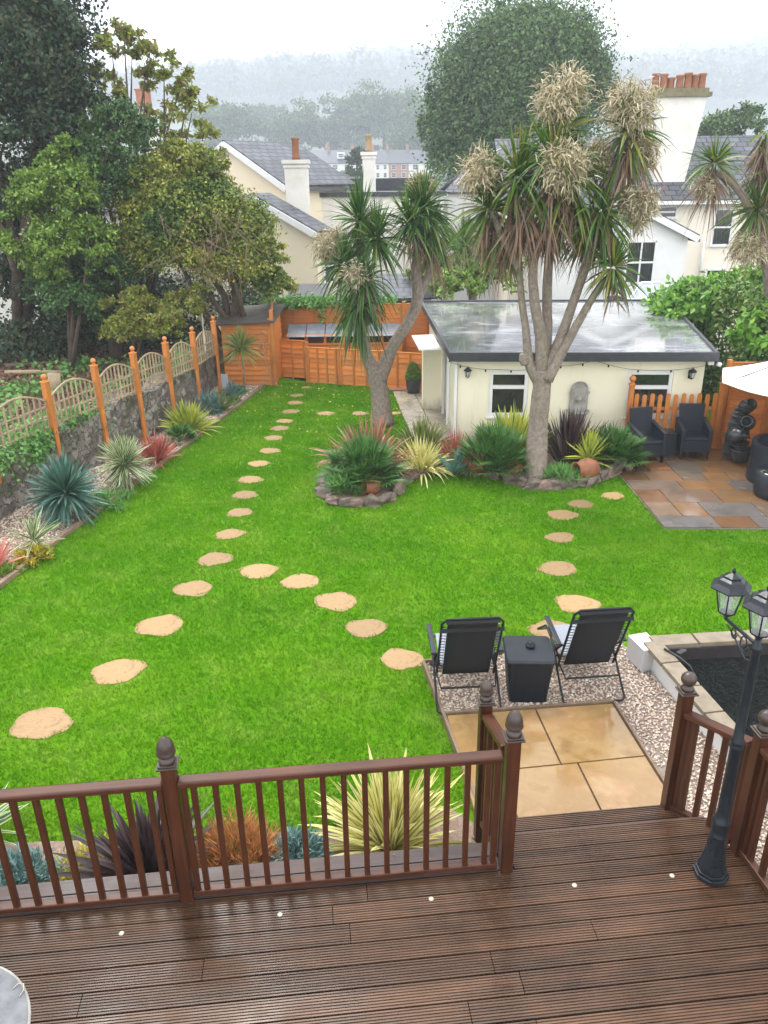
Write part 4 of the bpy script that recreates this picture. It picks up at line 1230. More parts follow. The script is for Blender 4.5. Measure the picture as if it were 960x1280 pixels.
for ring in range(4):
    for k in range(m4): fs.append((1 + ring * m4 + k, 1 + (ring + 1) * m4 + k, 1 + (ring + 1) * m4 + (k + 1) % m4, 1 + ring * m4 + (k + 1) % m4))
mb.add(vs, fs)
o = mb.build('canopy', MAT['canvas'], pr_); so = o.modifiers.new('thick', 'SOLIDIFY'); so.thickness = .006
mb = MB(); mb.tube([(0, 0, .05), (0, 0, hz_ + .6)], .025, 12); mb.lathe([(.25, 0), (.25, .05), (.06, .08), (.03, .3)], (0, 0, 0), 20); mb.build('pole', MAT['blackmetal'], pr_)
for k in range(n):
    mb = MB(); mb.tube([(0, 0, hz_ + .53), (ro[k][0] * .98, ro[k][1] * .98, hz_ - .015)], .008, 6); mb.build('rib', MAT['blackmetal'], pr_)

# ------------------------------------------------------------------ garage (outbuilding)
gA, gB = Vector((1.44, 14.58, 0)), Vector((6.0, 14.29, 0))      # front wall line
gz = 1.75
ga = thing('garage', 'cream rendered flat roofed outbuilding with white windows behind the rockery', 'outbuilding', (gA.x, gA.y, 0), math.atan2(gB.y - gA.y, gB.x - gA.x))
gl = (gB - gA).length
mb = MB()
dep = 6.2
wt = .12
# front wall with two window holes: built from pieces
w1, w2 = (.60, 1.34), (3.18, 4.02)      # windows (local x), sill .75, head 1.6
S0, S1 = .6, 1.49
xs = [0, w1[0], w1[1], w2[0], w2[1], gl]
for i in range(5):
    hole = i in (1, 3)
    if hole:
        mb.box(((xs[i] + xs[i + 1]) / 2, wt / 2, (S0 - .1) / 2), (xs[i + 1] - xs[i], wt, S0 + .1)); mb.box(((xs[i] + xs[i + 1]) / 2, wt / 2, (S1 + gz) / 2), (xs[i + 1] - xs[i], wt, gz - S1))
    else: mb.box(((xs[i] + xs[i + 1]) / 2, wt / 2, gz / 2 - .05), (xs[i + 1] - xs[i], wt, gz + .1))
mb.box((gl - wt / 2, dep / 2 + wt / 2 + .0, gz / 2), (wt, dep - wt, gz)); mb.box((gl / 2, dep + wt / 2, gz / 2), (gl, wt, gz))
# left wall with doorway
mb.box((wt / 2 - .0, .75, gz / 2), (wt, 1.26, gz)); mb.box((wt / 2, 4.2, gz / 2), (wt, 3.9, gz)); mb.box((wt / 2, 1.81, gz - .08), (wt, .86, .16))
mb.build('wall', MAT['cream'], ga)
mb = MB(); mb.box((-.035, -.0, gz / 2 - .05), (.05, .12, gz + .05)); mb.box((-.03, 1.36, .86), (.05, .07, 1.72)); mb.box((-.03, 2.26, .86), (.05, .07, 1.72))
mb.build('door_frame', MAT['white'], ga)
mb = MB(); mb.box((.07, 1.81, .84), (.04, .84, 1.66)); mb.build('door', MAT['glass'], ga)
def gwin(x0, x1):
    f_ = MB(); cx = (x0 + x1) / 2; wd = x1 - x0
    f_.box((cx, .05, S1 - .035), (wd - .004, .07, .07)); f_.box((cx, .05, S0 + .035), (wd - .004, .07, .07))
    f_.box((x0 + .037, .05, (S0 + S1) / 2), (.07, .07, S1 - S0 - .14)); f_.box((x1 - .037, .05, (S0 + S1) / 2), (.07, .07, S1 - S0 - .14))
    f_.box((cx, .045, S1 - .31), (wd - .144, .08, .07)); f_.box((cx, -.02, S0 - .01), (wd + .06, .09, .03))
    f_.box((cx, -.008, S1 + .03), (wd + .25, .018, .02))
    w_ = f_.build('window', MAT['white'], ga, bevel=.006)
    g_ = MB(); g_.box((cx, .06, (S0 + S1) / 2), (wd - .12, .01, S1 - S0 - .12)); g_.build('pane', MAT['glass'], w_)
gwin(*w1); gwin(*w2)
# roof slab + trims
mb = MB()
mb.hexa([(-.12, -.2, gz + .005), (gl + .08, -.2, gz + .005), (gl + .08, dep + .3, gz + .005), (-.12, dep + .3, gz + .005)], [(-.12, -.2, gz + .1), (gl + .08, -.2, gz + .1), (gl + .08, dep + .3, gz + .12), (-.12, dep + .3, gz + .12)])
mb.build('roof', MAT['flatroof'], ga)
mb = MB()
mb.beam((-.18, -.235, gz + .06), (gl + .14, -.235, gz + .06), .06, .17); mb.beam((-.15, -.2, gz + .068), (-.15, dep + .3, gz + .088), .06, .15); mb.beam((gl + .11, -.2, gz + .068), (gl + .11, dep + .3, gz + .088), .06, .15); mb.beam((-.12, dep + .33, gz + .085), (gl + .1, dep + .33, gz + .085), .06, .15)
mb.build('roof_edge', MAT['felt'], ga, bevel=.008)
mb = MB(); mb.box((gl + .05, -.13, gz - .05), (.10, .06, .12)); mb.lathe([(.04, 0), (.045, .06), (.02, .08)], (gl + .16, -.16, gz - .09), 12, True, (.5, -.7, -.1)); mb.build('floodlight', MAT['white'], ga)
# left canopy of the porch
mb = MB(); mb.slab([(-.62, 1.15, gz - .07), (-.2, 1.15, gz - .05), (-.2, 2.7, gz - .05), (-.62, 2.7, gz - .07)], .03); mb.build('porch_canopy', MAT['white'], ga)
mb = MB(); mb.box((-.22, 2.75, .8), (.36, .28, 1.6)); mb.build('porch_pillar', MAT['cream'], ga)
for ch_ in list(ga.children) + [g_ for c_ in ga.children for g_ in c_.children]:
    for v_ in ch_.data.vertices: v_.co.x += max(v_.co.y, 0) * (-.09 + .23 * v_.co.x / gl)
gfr = lambda p: ga.matrix_world @ Vector(p)
bpy.context.view_layer.update()
def wall_lantern(x, z, label):
    p = gfr((x, -.12, z)); lt = thing('wall_lantern', label, 'wall lamp', p, 0, 'wall lanterns on the garage front')
    lantern(lt, (0, 0, -.12), .62, 'lamp_head')
    mb = MB(); mb.box((0, .112, -.06), (.06, .02, .16)); mb.tube([(0, .11, -.09), (0, .06, -.14), (0, .0, -.13)], .008, 6); mb.build('bracket', MAT['blackmetal'], lt)
wall_lantern(.18, 1.52, 'small black wall lantern at the left end of the cream garage')
wall_lantern(4.32, 1.5, 'small black wall lantern at the right end of the cream garage')
# stone wall fountain
p = gfr((2.3, -.0, .68))
wfn = thing('wall_fountain', 'carved grey stone wall fountain with arched back and half bowl', 'wall fountain', (p.x, p.y, p.z), ga.rotation_euler.z)
mb = MB()
arc = [(-.17, .0), (.17, .0), (.17, .42)] + [(.14 * math.cos(R(a)), .47 + .14 * math.sin(R(a))) for a in range(0, 181, 20)] + [(-.17, .42)]
mb.add([(x, -.012, z) for x, z in arc] + [(x, -.06, z) for x, z in arc], [tuple(range(len(arc))), tuple(range(2 * len(arc) - 1, len(arc) - 1, -1))] + [((i + 1) % len(arc), i, i + len(arc), (i + 1) % len(arc) + len(arc)) for i in range(len(arc))])
for k in range(9): a = R(180 * k / 8); mb.tube([(.15 * math.cos(a), -.06, .47 + .15 * math.sin(a)), (.15 * math.cos(a + .38), -.06, .47 + .15 * math.sin(a + .38))] if k < 8 else [(.15, -.06, .42), (.15, -.06, .47)], .018, 6)
mb.box((0, -.07, .05), (.05, .03, .03)); mb.box((-.16, -.07, .42), (.06, .03, .04)); mb.box((.16, -.07, .42), (.06, .03, .04))
mb.build('back_plate', MAT['stonegrey'], wfn, bevel=.005)
mb = MB(); mb.lathe([(.02, -.13), (.08, -.11), (.15, -.02), (.2, .04), (.215, .06), (.215, .075), (.17, .075), (.16, .04), (.02, .03)], (0, -.06, .0), 22); mb.build('bowl', MAT['stonegrey'], wfn)
mb = MB(); mb.lathe([(.01, -.05), (.05, -.035), (.068, 0), (.055, .04), (.01, .06)], (0, -.07, .3), 14); mb.box((0, -.14, .29), (.02, .03, .05)); mb.box((0, -.13, .25), (.06, .03, .02)); mb.build('spout_mask', MAT['stonegrey'], wfn)
# string lights
sl = thing('string_lights', 'black cable with tiny bulbs strung along the front of the garage', 'string lights', gfr((0, -.1, 0)), ga.rotation_euler.z)
mb = MB(); mbb = MB()
pts_ = [(-.2, gz - .05), (.75, 1.55), (1.7, 1.63), (2.5, gz - .03), (3.6, 1.53), (4.9, gz - .04)]
for (xa, za), (xb, zb) in zip(pts_[:-1], pts_[1:]):
    pl = []
    for k in range(9):
        t = k / 8; pl.append((xa + (xb - xa) * t, -.02, za + (zb - za) * t - .05 * math.sin(math.pi * t)))
    mb.tube(pl, .004, 5)
    for k in (2, 6): q = pl[k]; mbb.lathe([(.008, 0), (.016, -.015), (.017, -.035), (.004, -.05)], (q[0], q[1], q[2]), 8)
mb.build('cable', MAT['rope'], sl); mbb.build('bulbs', MAT['blackmetal'], sl)

# ------------------------------------------------------------------ fences
def lap_panel(mb, a, b, z0, z1, pitch=.13, t=.012):
    """horizontal overlapping boards between a and b"""
    a = Vector((a[0], a[1], 0)); b = Vector((b[0], b[1], 0)); d = (b - a).normalized(); nrm = Vector((d.y, -d.x, 0))
    z = z0
    while z < z1 - .02:
        zz = min(z + pitch, z1)
        lo, hi = nrm * .036, nrm * .0
        q = [a + lo, b + lo, b + lo - nrm * t, a + lo - nrm * t]; q2 = [a + hi, b + hi, b + hi - nrm * t, a + hi - nrm * t]
        mb.hexa([p + Vector((0, 0, z)) for p in q], [p + Vector((0, 0, zz + .012)) for p in q2])
        z += pitch
def fence_run(label, pts, z0, z1, cat='fence', matk='lap', posts=True, battens=2, postz=.08, name='panel_fence', group=None):
    o = Vector((pts[0][0], pts[0][1], 0)); f_ = thing(name, label, cat, o, 0, group)
    for i, (a, b) in enumerate(zip(pts[:-1], pts[1:])):
        A = Vector((a[0], a[1], 0)) - o; B = Vector((b[0], b[1], 0)) - o; d = (B - A).normalized(); nrm = Vector((d.y, -d.x, 0))
        mb = MB(); lap_panel(mb, A + d * .05, B - d * .05, z0, z1)
        for k in range(battens + 2):
            t = k / (battens + 1); p = (A + d * .07).lerp(B - d * .07, t) + nrm * .042
            mb.box((p.x, p.y, (z0 + z1) / 2), (.04, .02, z1 - z0 + .01), math.atan2(d.y, d.x))
        p = (A + B) / 2 + nrm * .006
        mb.box((p.x, p.y, z1 + .022), ((B - A).length - .1, .06, .02), math.atan2(d.y, d.x))
        mb.build('panel', MAT[matk], f_, bevel=0)
    if posts:
        for a in pts:
            A = Vector((a[0], a[1], 0)) - o
            mb = MB(); mb.box((A.x, A.y, (z1 + postz + z0 - .05) / 2), (.085, .085, z1 + postz - z0 + .05)); mb.build('post', MAT['orange'], f_, bevel=.006)
    return f_
fence_run('tall orange lap panel fence across the end of the garden', [(-3.0, 21.75), (-1.2, 21.55), (.6, 21.35), (2.4, 21.15)], .0, 1.78)
fence_run('low orange screening fence in front of the cold frames', [(-1.95, 20.08), (-1.1, 19.77), (0.0, 19.4), (1.1, 19.02)], .02, .90, matk='lap2', postz=.05)
fence_run('short tall orange fence section beside the shed door', [(-2.75, 19.75), (-2.95, 21.65)], 0, 1.85, battens=1)
fence_run('low orange fence piece between shed and screening fence', [(-2.75, 20.75), (-1.98, 20.5)], .02, .98, battens=1, matk='lap2', postz=.0)
fence_run('orange lap fence behind the stacked pot fountain', [(6.5, 14.4), (7.35, 14.35)], .0, 1.6, battens=1)
fence_run('orange lap fence running along the right side of the patio', [(7.42, 14.35), (8.15, 12.6), (8.8, 10.9)], .0, 1.72, battens=2)
# cold frames
cf = thing('cold_frame', 'row of orange wooden cold frames with grey sloping lids behind the low fence', 'cold frame', (-2.55, 20.9, 0))
mb = MB(); mb.box((1.55, .25, .4), (3.1, .5, .8)); mb.box((1.55, .0, .84), (3.1, .05, .05)); mb.box((1.55, .0, 1.08), (3.1, .05, .04))
for k in range(7): mb.box((.03 + k * .506, -.0, .95), (.05, .06, .24))
mb.build('frame', MAT['lap2'], cf)
for k in range(6):
    mb = MB(); mb.box((.285 + k * .506, .03, .95), (.4, .02, .17)); mb.build('window', MAT['glass'], cf)
    mb = MB(); mb.slab([(.04 + k * .506, -.1, 1.06), (.52 + k * .506, -.1, 1.06), (.52 + k * .506, .5, 1.3), (.04 + k * .506, .5, 1.3)], .02); mb.build('lid', mat('grey_lid', (.23, .25, .27), (.16, .17, .19), 5, .4) if k == 0 else bpy.data.materials['grey_lid'], cf)

# shed
sh = thing('shed', 'small orange wooden shed with mossy sloping roof at end of left border', 'shed', (-4.05, 19.9, 0), R(-4))
mb = MB(); lap_panel(mb, (0, 0), (1.25, 0), .02, 1.6, .13); lap_panel(mb, (1.25, 0), (1.25, 1.3), .02, 1.6, .13)
mb.box((.62, 1.3, .8), (1.25, .03, 1.6)); mb.box((0, .65, .8), (.03, 1.28, 1.6)); mb.build('wall', MAT['lap2'], sh)
mb = MB(); mb.box((1.24, -.03, .86), (.07, .03, 1.72)); mb.box((1.285, .05, .86), (.03, .07, 1.72)); mb.build('corner_trim', MAT['orange'], sh)
mb = MB(); mb.box((1.29, .62, .85), (.03, .75, 1.5)); mb.build('door', MAT['lap'], sh)
mb = MB(); mb.slab([(-.12, -.18, 1.6), (1.4, -.18, 1.66), (1.4, 1.45, 1.86), (-.12, 1.45, 1.8)], .04)
mb.build('roof', mat('mossy_felt', (.05, .045, .035), (.10, .09, .07), 4, .8, .5), sh)
ho = G(497 / 3.2 + 260 - 77, 0) if False else None
mb = MB()
for k in range(2): mb.tube([(1.05 + .1 * math.cos(t), -.05, 1.25 - k * .3 + .13 * math.sin(t)) for t in np.linspace(0, 6.28, 16)], .012, 6)
mb.tube([(1.05, -.05, 1.1), (1.08, -.06, .6), (1.25, -.06, .15), (1.4, -.15, .02)], .012, 6)
o = mb.build('garden_hose', mat('hose_tan', (.42, .26, .14), (.36, .22, .12), 4, .5)); o.location = sh.location; o.rotation_euler = sh.rotation_euler
tag(o, 'coiled tan garden hose hanging on the shed front', 'hose')
mb = MB(); mb.slab([(0, 0, .02), (.2, 0, .02), (.2, .06, .36), (0, .06, .36)], .01)
tag(mb.build('plastic_panel', mat('pale_blue_panel', (.5, .56, .62), (.42, .48, .55), 4, .4), loc=(-4.12, 19.45, .03), rz=R(-8)), 'small pale blue panel leaning at the foot of the shed', 'panel')
mb = MB(); mb.tube([(-4.35, 19.1, .1), (-4.5, 19.9, 1.95)], .016, 6)
tag(mb.build('pole', MAT['white']), 'thin white pole leaning against the last fence post', 'pole')

# potted conical topiary
c = G(517, 494, 0)
tp_ = thing('potted_topiary', 'small conical box topiary in a dark pot by the garage door', 'potted plant', (c.x, c.y + .15, .03))
mb = MB(); mb.lathe([(.15, 0), (.17, .15), (.19, .33), (.2, .34), (.2, .36), (.17, .36), (.16, .32), (.02, .31)], (0, 0, 0), 20); mb.build('pot', MAT['darkpot'], tp_)
n_ = 3500; t = rng.random(n_); a = rng.random(n_) * 6.283; rr_ = .19 * np.sqrt(np.clip(1 - t ** 1.6, 0, 1)) * (.85 + .2 * rng.random(n_))
P_ = np.stack([np.cos(a) * rr_, np.sin(a) * rr_, .36 + t * .38], -1)
V, Q, u = leaf_quads(P_, .035, unit(P_ * [1, 1, 0])); np_mesh('foliage', V, Q, LM['hedge_dark'], tp_)

# ---- left wall, posts, trellis
FP = [(-6.55, 9.75), (-6.02, 11.35), (-5.60, 12.73), (-5.20, 13.95), (-4.82, 15.05), (-4.45, 16.05), (-4.15, 17.2), (-3.98, 18.67)]
mb = MB()
wl = [(-6.9, 8.6)] + FP[:-1] + [(-3.98, 18.67), (-3.75, 19.7)]
wl = [(-6.95, 8.0), (-6.5, 9.75), (-5.95, 11.35), (-5.56, 12.73), (-5.2, 13.95), (-4.86, 15.05), (-4.55, 16.05), (-4.36, 17.2), (-4.32, 18.67), (-4.3, 19.9)]
seg = []
for (x1, y1), (x2, y2) in zip(wl[:-1], wl[1:]):
    for k in range(6): seg.append((x1 + (x2 - x1) * k / 6, y1 + (y2 - y1) * k / 6))
seg.append(wl[-1])
vs = []; fs = []; nr = 9
for i, (x, y) in enumerate(seg):
    top = .98 + .07 * math.sin(i * .7) + random.uniform(-.05, .05)
    for k in range(nr):
        t = k / (nr - 1)
        if k < 6: vs.append((x + .02 + random.uniform(-.035, .035) - .06 * k / 5, y, top * k / 5))
        else: vs.append((x - .12 - (k - 6) * .17 + random.uniform(-.02, .02), y, top + .03 + random.uniform(-.04, .04)))
for i in range(len(seg) - 1):
    for k in range(nr - 1): a = i * nr + k; fs.append((a, a + nr, a + nr + 1, a + 1))
mb.add(vs, fs)
tag(mb.build('stone_wall', MAT['stonewall']), 'old grey rubble stone wall behind the left border', 'wall')
tf = thing('trellis_fence', 'arched lattice trellis fence with orange posts on top of stone wall', 'fence', (FP[2][0], FP[2][1], 0))
o0 = Vector((FP[2][0], FP[2][1], 0))
ptop = [1.9] * 8
for i, (x, y) in enumerate(FP):
    p = Vector((x, y, 0)) - o0
    j = min(i, len(FP) - 2); dd = (Vector(FP[j + 1]) - Vector(FP[j])); ang = math.atan2(dd.y, dd.x) - R(90)
    mb = MB()
    mb.box((0, 0, 1.42), (.11, .10, .8)); mb.box((.025, 0, .51), (.055, .09, 1.02))
    mb.box((0, 0, 1.83), (.13, .12, .02))
    po = mb.build('post', MAT['orange'], tf, bevel=.012, loc=p, rz=ang)
    mb = MB(); ball(mb, (0, 0, 1.838), 1.05); mb.build('finial', MAT['orange'], po)
for (x1, y1), (x2, y2) in zip(FP[:-1], FP[1:]):
    a = Vector((x1 - .02, y1, 0)) - o0; b = Vector((x2 - .02, y2, 0)) - o0; L = (b - a).length; d = (b - a).normalized()
    mb = MB(); zb = 1.05; topf = lambda t: 1.5 + .22 * math.sin(math.pi * t)
    n = 10
    for k in range(n + 1):
        t = (k + .35) / (n + .7); p = a + d * (L * t); mb.box((p.x, p.y, (zb + topf(t)) / 2), (.026, .02, topf(t) - zb), math.atan2(d.y, d.x))
    for z in (zb + .03, zb + .2, zb + .37):
        mb.beam(a + d * .06 + Vector((0, 0, z)), b - d * .06 + Vector((0, 0, z)), .016, .028)
    for k in range(10):
        t0 = .04 + .92 * k / 10; t1 = .04 + .92 * (k + 1) / 10
        mb.beam(a + d * L * t0 + Vector((0, 0, topf(t0))), a + d * L * t1 + Vector((0, 0, topf(t1))), .03, .025)
    mb.build('trellis_panel', MAT['trellis'], tf)

# ================================================================== PLANTS
def plant(name, label, cat, loc, parts, group=None, z=None):
    r_ = thing(name, label, cat, loc, 0, group)
    for (pn, arr, m_) in parts: np_mesh(pn, arr[0], arr[1], m_, r_, uv=arr[2], smooth=True)
    return r_
def one_plant(name, label, cat, loc, arr, m_):
    o = np_mesh(name, arr[0], arr[1], m_, uv=arr[2], smooth=True); o.location = loc
    return tag(o, label, cat)
def flax(n, L, Wd, lo=25, hi=88, droop=.35, spread=.08, power=.7, seg=5):
    d = dirs_elev(n, lo, hi, power)
    base = d * [spread, spread, 0] * rng.random((n, 1)) + [0, 0, .0]
    LL = L * (.65 + .4 * rng.random(n))
    return straps(base, d, LL, Wd * (.75 + .5 * rng.random(n)), droop * (.5 + rng.random(n)), seg)
def yucca(n, L, Wd, zc=.25, lo=-25, hi=88, droop=.12, seg=4):
    d = dirs_elev(n, lo, hi, .8); base = np.zeros((n, 3)); base[:, 2] = zc + rng.random(n) * .1
    return straps(base + d * .03, d, L * (.75 + .3 * rng.random(n)), Wd * (.8 + .4 * rng.random(n)), droop * (.4 + rng.random(n)), seg, (.6, 1, 1, .7, .03))
def fanpalm(nf, R_, lw_=.03):
    parts = []
    for _ in range(nf):
        d = dirs_elev(1, 5, 85, .8)[0]
        c = d * R_ * (.45 + .25 * random.random())
        # fan around c
        nl = 14
        e1 = unit(np.cross(d, [0, 0, 1.0]) + 1e-6); e2 = np.cross(e1, d)
        an = np.linspace(-1.5, 1.5, nl)
        dd = unit(d[None] * np.cos(an)[:, None] + e1[None] * np.sin(an)[:, None] + e2[None] * .12)
        parts.append(straps(np.repeat(c[None], nl, 0), dd, R_ * (.42 + .05 * np.cos(an)), lw_, .18, 3, (.7, 1, .7, .05), twist=.1))
        parts.append(straps(np.zeros((1, 3)), c[None], np.linalg.norm(c), .012, 0.0, 1, (1, 1)))
    return merge(parts)
def tuft(n, rx, rz, L=.06, Wd=.012, up=.5, holes=12):
    """low shrub made of many little upward sprays"""
    nc = holes; cc = unit(rng.normal(0, 1, (nc, 3))) * [1, 1, .8]; cc[:, 2] = np.abs(cc[:, 2])
    i = rng.integers(0, nc, n); p = cc[i] * [rx * .75, rx * .75, rz * .75] + rng.normal(0, .2, (n, 3)) * [rx, rx, rz * .8]
    p[:, 2] = np.clip(p[:, 2], 0.01, None)
    d = unit(p / [rx, rx, rz] + rng.normal(0, .5, (n, 3)) + [0, 0, up])
    return straps(p, d, L * (.6 + .8 * rng.random(n)), Wd, .1, 2, (1, .9, .1))

def gp_(px, py, z=.03): p = G(px, py, z); return (p.x, p.y, z)
# left border
one_plant('pink_flax', 'salmon pink flax clump at the near end of the left border', 'plant', gp_(-8, 715), flax(90, .62, .05, 20, 85, .25), LM['pinkflax'])
one_plant('small_yucca', 'small cream striped yucca beside the pink flax', 'plant', gp_(45, 690), yucca(42, .5, .04, .12), LM['yucca_var'])
one_plant('golden_shrub', 'small golden yellow shrub under the little striped yucca', 'plant', gp_(42, 700), tuft(900, .2, .22, .07, .025), LM['goldmoss'])
one_plant('blue_yucca', 'largest blue green yucca in the left border in front of the stone wall', 'plant', gp_(88, 648), yucca(380, .68, .045, .36, -55, 88, .14), LM['blueyucca'])
one_plant('striped_yucca', 'cream and green striped yucca between blue yucca and red flax', 'plant', gp_(160, 607), yucca(270, .56, .045, .32, -50, 88, .14), LM['yucca_var'])
one_plant('red_flax', 'dark red flax in the left border', 'plant', gp_(196, 577), flax(180, .7, .035, 20, 88, .25, .15), LM['redflax'])
one_plant('golden_flax', 'wide golden yellow flax below the fourth fence post', 'plant', gp_(236, 538), flax(300, .8, .045, 10, 85, .3, .25), LM['goldflax'])
one_plant('fan_palm', 'small green fan palm in front of the golden flax', 'plant', gp_(224, 553), fanpalm(26, .42), LM['fan'])
one_plant('blue_juniper', 'small blue juniper behind the golden flax in the left border', 'plant', gp_(262, 516), tuft(1300, .24, .55, .1, .016), LM['juniper'])
one_plant('olive_flax', 'olive flax near the far end of the left border', 'plant', gp_(276, 514), flax(110, .6, .035, 25, 85, .3), LM['olive'])
one_plant('round_box', 'tiny round clipped box ball at the edge of the left border', 'plant', gp_(293, 505), tuft(900, .16, .26, .04, .018, 0), LM['hedge_dark'])
one_plant('blue_shrub', 'low blue green shrub by the far end of the left border', 'plant', gp_(290, 496), tuft(900, .25, .35, .09, .018), LM['juniper'])
one_plant('low_fern', 'low green ground plant at the foot of the blue yucca', 'plant', gp_(138, 628), tuft(900, .38, .16, .1, .015), LM['fern'])
one_plant('yellow_plant', 'small yellow green plant by shed end of the border edge', 'plant', gp_(300, 492), tuft(500, .16, .2, .08, .02), LM['fern'])
one_plant('weed', 'sprig of small green leaves in the near corner of left border', 'plant', gp_(8, 717), tuft(400, .18, .1, .07, .02), LM['shrub'])
# tall cordyline at shed
cs = gp_(306, 492)
arr = yucca(150, .62, .035, 1.05, -35, 85, .2); stem = MB(); 
rr0 = thing('young_cordyline', 'young striped cordyline on a thin stem in front of the shed', 'plant', cs)
np_mesh('foliage', arr[0], arr[1], LM['olive'], rr0, uv=arr[2]); stem.tube([(0, 0, 0), (.02, 0, .5), (0, 0, 1.1)], [.03, .025, .025], 7); stem.build('trunk', MAT['bark'], rr0)
arr = yucca(60, .5, .03, 1.05, 20, 85, .15)

# ivy on the wall and over fence
def leafpatch(name, label, cat, pts, size, m_, kind=None):
    V, Q, u = leaf_quads(pts, size, None, .6, .8); o = np_mesh(name, V, Q, m_); return tag(o, label, cat, kind=kind)
P_ = []
for cx, cy, cz, sx, sy, sz, n in [(-5.95, 12.5, 1.0, .2, .9, .1, 2000), (-5.28, 14.2, .8, .1, .3, .2, 400), (-5.55, 13.5, 1.02, .2, .5, .1, 800), (-5.65, 12.3, .85, .06, .5, .2, 700), (-6.1, 11.0, .95, .3, .7, .15, 1200), (-4.55, 17.6, 1.15, .2, .5, .25, 900), (-4.9, 15.3, .55, .06, .2, .25, 200)]:
    P_.append(np.array([cx, cy, cz]) + rng.normal(0, 1, (n, 3)) * [sx, sy, sz] * .6)
leafpatch('ivy', 'bright ivy sprawling over the top of the stone wall under the trellis', 'ivy', np.concatenate(P_), .07, LM['fern'], 'stuff')
P_ = []
for cx, cz, sx, sz, n in [(-1.9, 1.85, .7, .1, 1500), (-1.6, 1.6, .08, .25, 200), (-2.6, 1.85, .3, .07, 500), (-.4, 1.85, .5, .1, 700)]:
    P_.append(np.array([cx, 21.6, cz]) + rng.normal(0, 1, (n, 3)) * [sx, .2, sz] * .8)
leafpatch('climbing_ivy', 'ivy trailing over the top of the tall back fence', 'ivy', np.concatenate(P_), .09, LM['fern'])

pebbles([(-7.1, 7), (-5.28, 7.6)] + [(x - .08, y) for x, y in BL[1:]] + [(-4.3, 19.7), (-5.1, 15.5), (-6.4, 11)], 30000, 'bark_mulch', 'brownish gravel mulch in the left planting border', .028, .012, .024)['category'] = 'mulch'
# island rockery
mb = MB(); mb.prism([(-1.02, 12.8), (-.95, 11.8), (-.55, 11.55), (-.05, 11.7), (.4, 12.6), (1, 13.2), (2.0, 12.85), (2.6, 12.3), (3.3, 12.45), (4.1, 13.0), (4.2, 14.25), (1.2, 14.3), (0, 14.1)], -.05, .10)
struct(mb.build('rockery_soil', MAT['soil']))
edge = [(-1.05, 12.75), (-1.0, 12.0), (-.85, 11.62), (-.45, 11.5), (-.02, 11.62), (.22, 12.05), (.45, 12.7), (.8, 13.05), (1.3, 13.0), (1.75, 12.8), (2.15, 12.55), (2.5, 12.2), (3.0, 12.2), (3.5, 12.3), (3.95, 12.7), (4.15, 12.95)]
rocks = []
proto = []
for k in range(8):
    mb = MB(); mb.rock((0, 0, 0), (.27 + .06 * (k % 3), .15, .18 + .05 * (k % 2)), 0, 6, .36, seed=k)
    proto.append(mb)
dist = 0; pe = [Vector((*e, 0)) for e in edge]; first = {}
k = 0
for a, b in zip(pe[:-1], pe[1:]):
    L = (b - a).length; n = max(1, int(L / .16))
    for i in range(n):
        p = a.lerp(b, (i + random.random() * .4) / n); d = (b - a)
        typ = random.randrange(8)
        if typ not in first:
            o = proto[typ].build('edging_rock', MAT['rock'] if typ % 3 else MAT['rock2']); first[typ] = o
        else:
            o = first[typ].copy(); link(o)
        o.location = (p.x + random.uniform(-.03, .03), p.y + random.uniform(-.03, .03), .07 + random.uniform(-.01, .03))
        o.rotation_euler = (random.uniform(-.3, .3), random.uniform(-.3, .3), math.atan2(d.y, d.x) + random.uniform(-.5, .5))
        s = random.uniform(.7, 1.15); o.scale = (s, s, s)
        tag(o, 'rough brown rock in the stone edging around the rockery', 'rock', 'rocks edging the rockery')
for i in range(16):
    o = first[random.choice(list(first))].copy(); link(o)
    o.location = (4.0 + random.uniform(-.35, .3), 12.95 + random.uniform(-.4, .35), .1 + random.random() * .08); s = random.uniform(.7, 1.3); o.scale = (s, s, s * .8)
    o.rotation_euler = (random.random(), random.random(), random.random() * 6); o.data = o.data
    tag(o, 'pinkish rock in the loose pile at the patio end of rockery', 'rock', 'rock pile by the patio')

ez = .10
def gi(px, py): p = G(px, py, ez); return (p.x, p.y, ez)
one_plant('fan_palm', 'round dark green fan palm at the left tip of the rockery', 'plant', gi(455, 605), fanpalm(110, .84), LM['fan'])
one_plant('bronze_flax', 'bronze and pink flax behind the leftmost fan palm', 'plant', gi(463, 588), flax(240, 1.2, .06, 18, 85, .32, .4), LM['bronzeflax'])
one_plant('olive_flax', 'olive green flax beside the thin forked palm trunk', 'plant', gi(527, 572), flax(300, 1.0, .04, 22, 88, .4, .3), LM['olive'])
one_plant('cream_flax', 'cream and green striped flax in the centre of the rockery', 'plant', gi(527, 588), flax(240, .78, .036, 15, 85, .4, .25), LM['creamflax'])
one_plant('red_grass', 'thin reddish spiky plant by the garage corner', 'plant', gi(570, 580), flax(130, .8, .022, 30, 88, .25, .2), LM['redflax'])
one_plant('agave', 'blue green agave by the lying terracotta urn', 'plant', gi(570, 592), flax(30, .55, .08, 30, 85, .15, .05), LM['blueyucca'])
one_plant('fan_palm', 'dark green fan palm left of the big multi stemmed palm trunk', 'plant', gi(617, 590), fanpalm(110, .86), LM['fan'])
one_plant('golden_flax', 'upright yellow green flax under the left garage window', 'plant', gi(640, 574), flax(170, 1.15, .08, 40, 88, .25, .4), LM['goldflax'])
one_plant('dark_flax', 'upright near black purple flax right of the big palm trunk', 'plant', gi(710, 578), flax(260, 1.05, .05, 48, 89, .12, .45), LM['blackflax'])
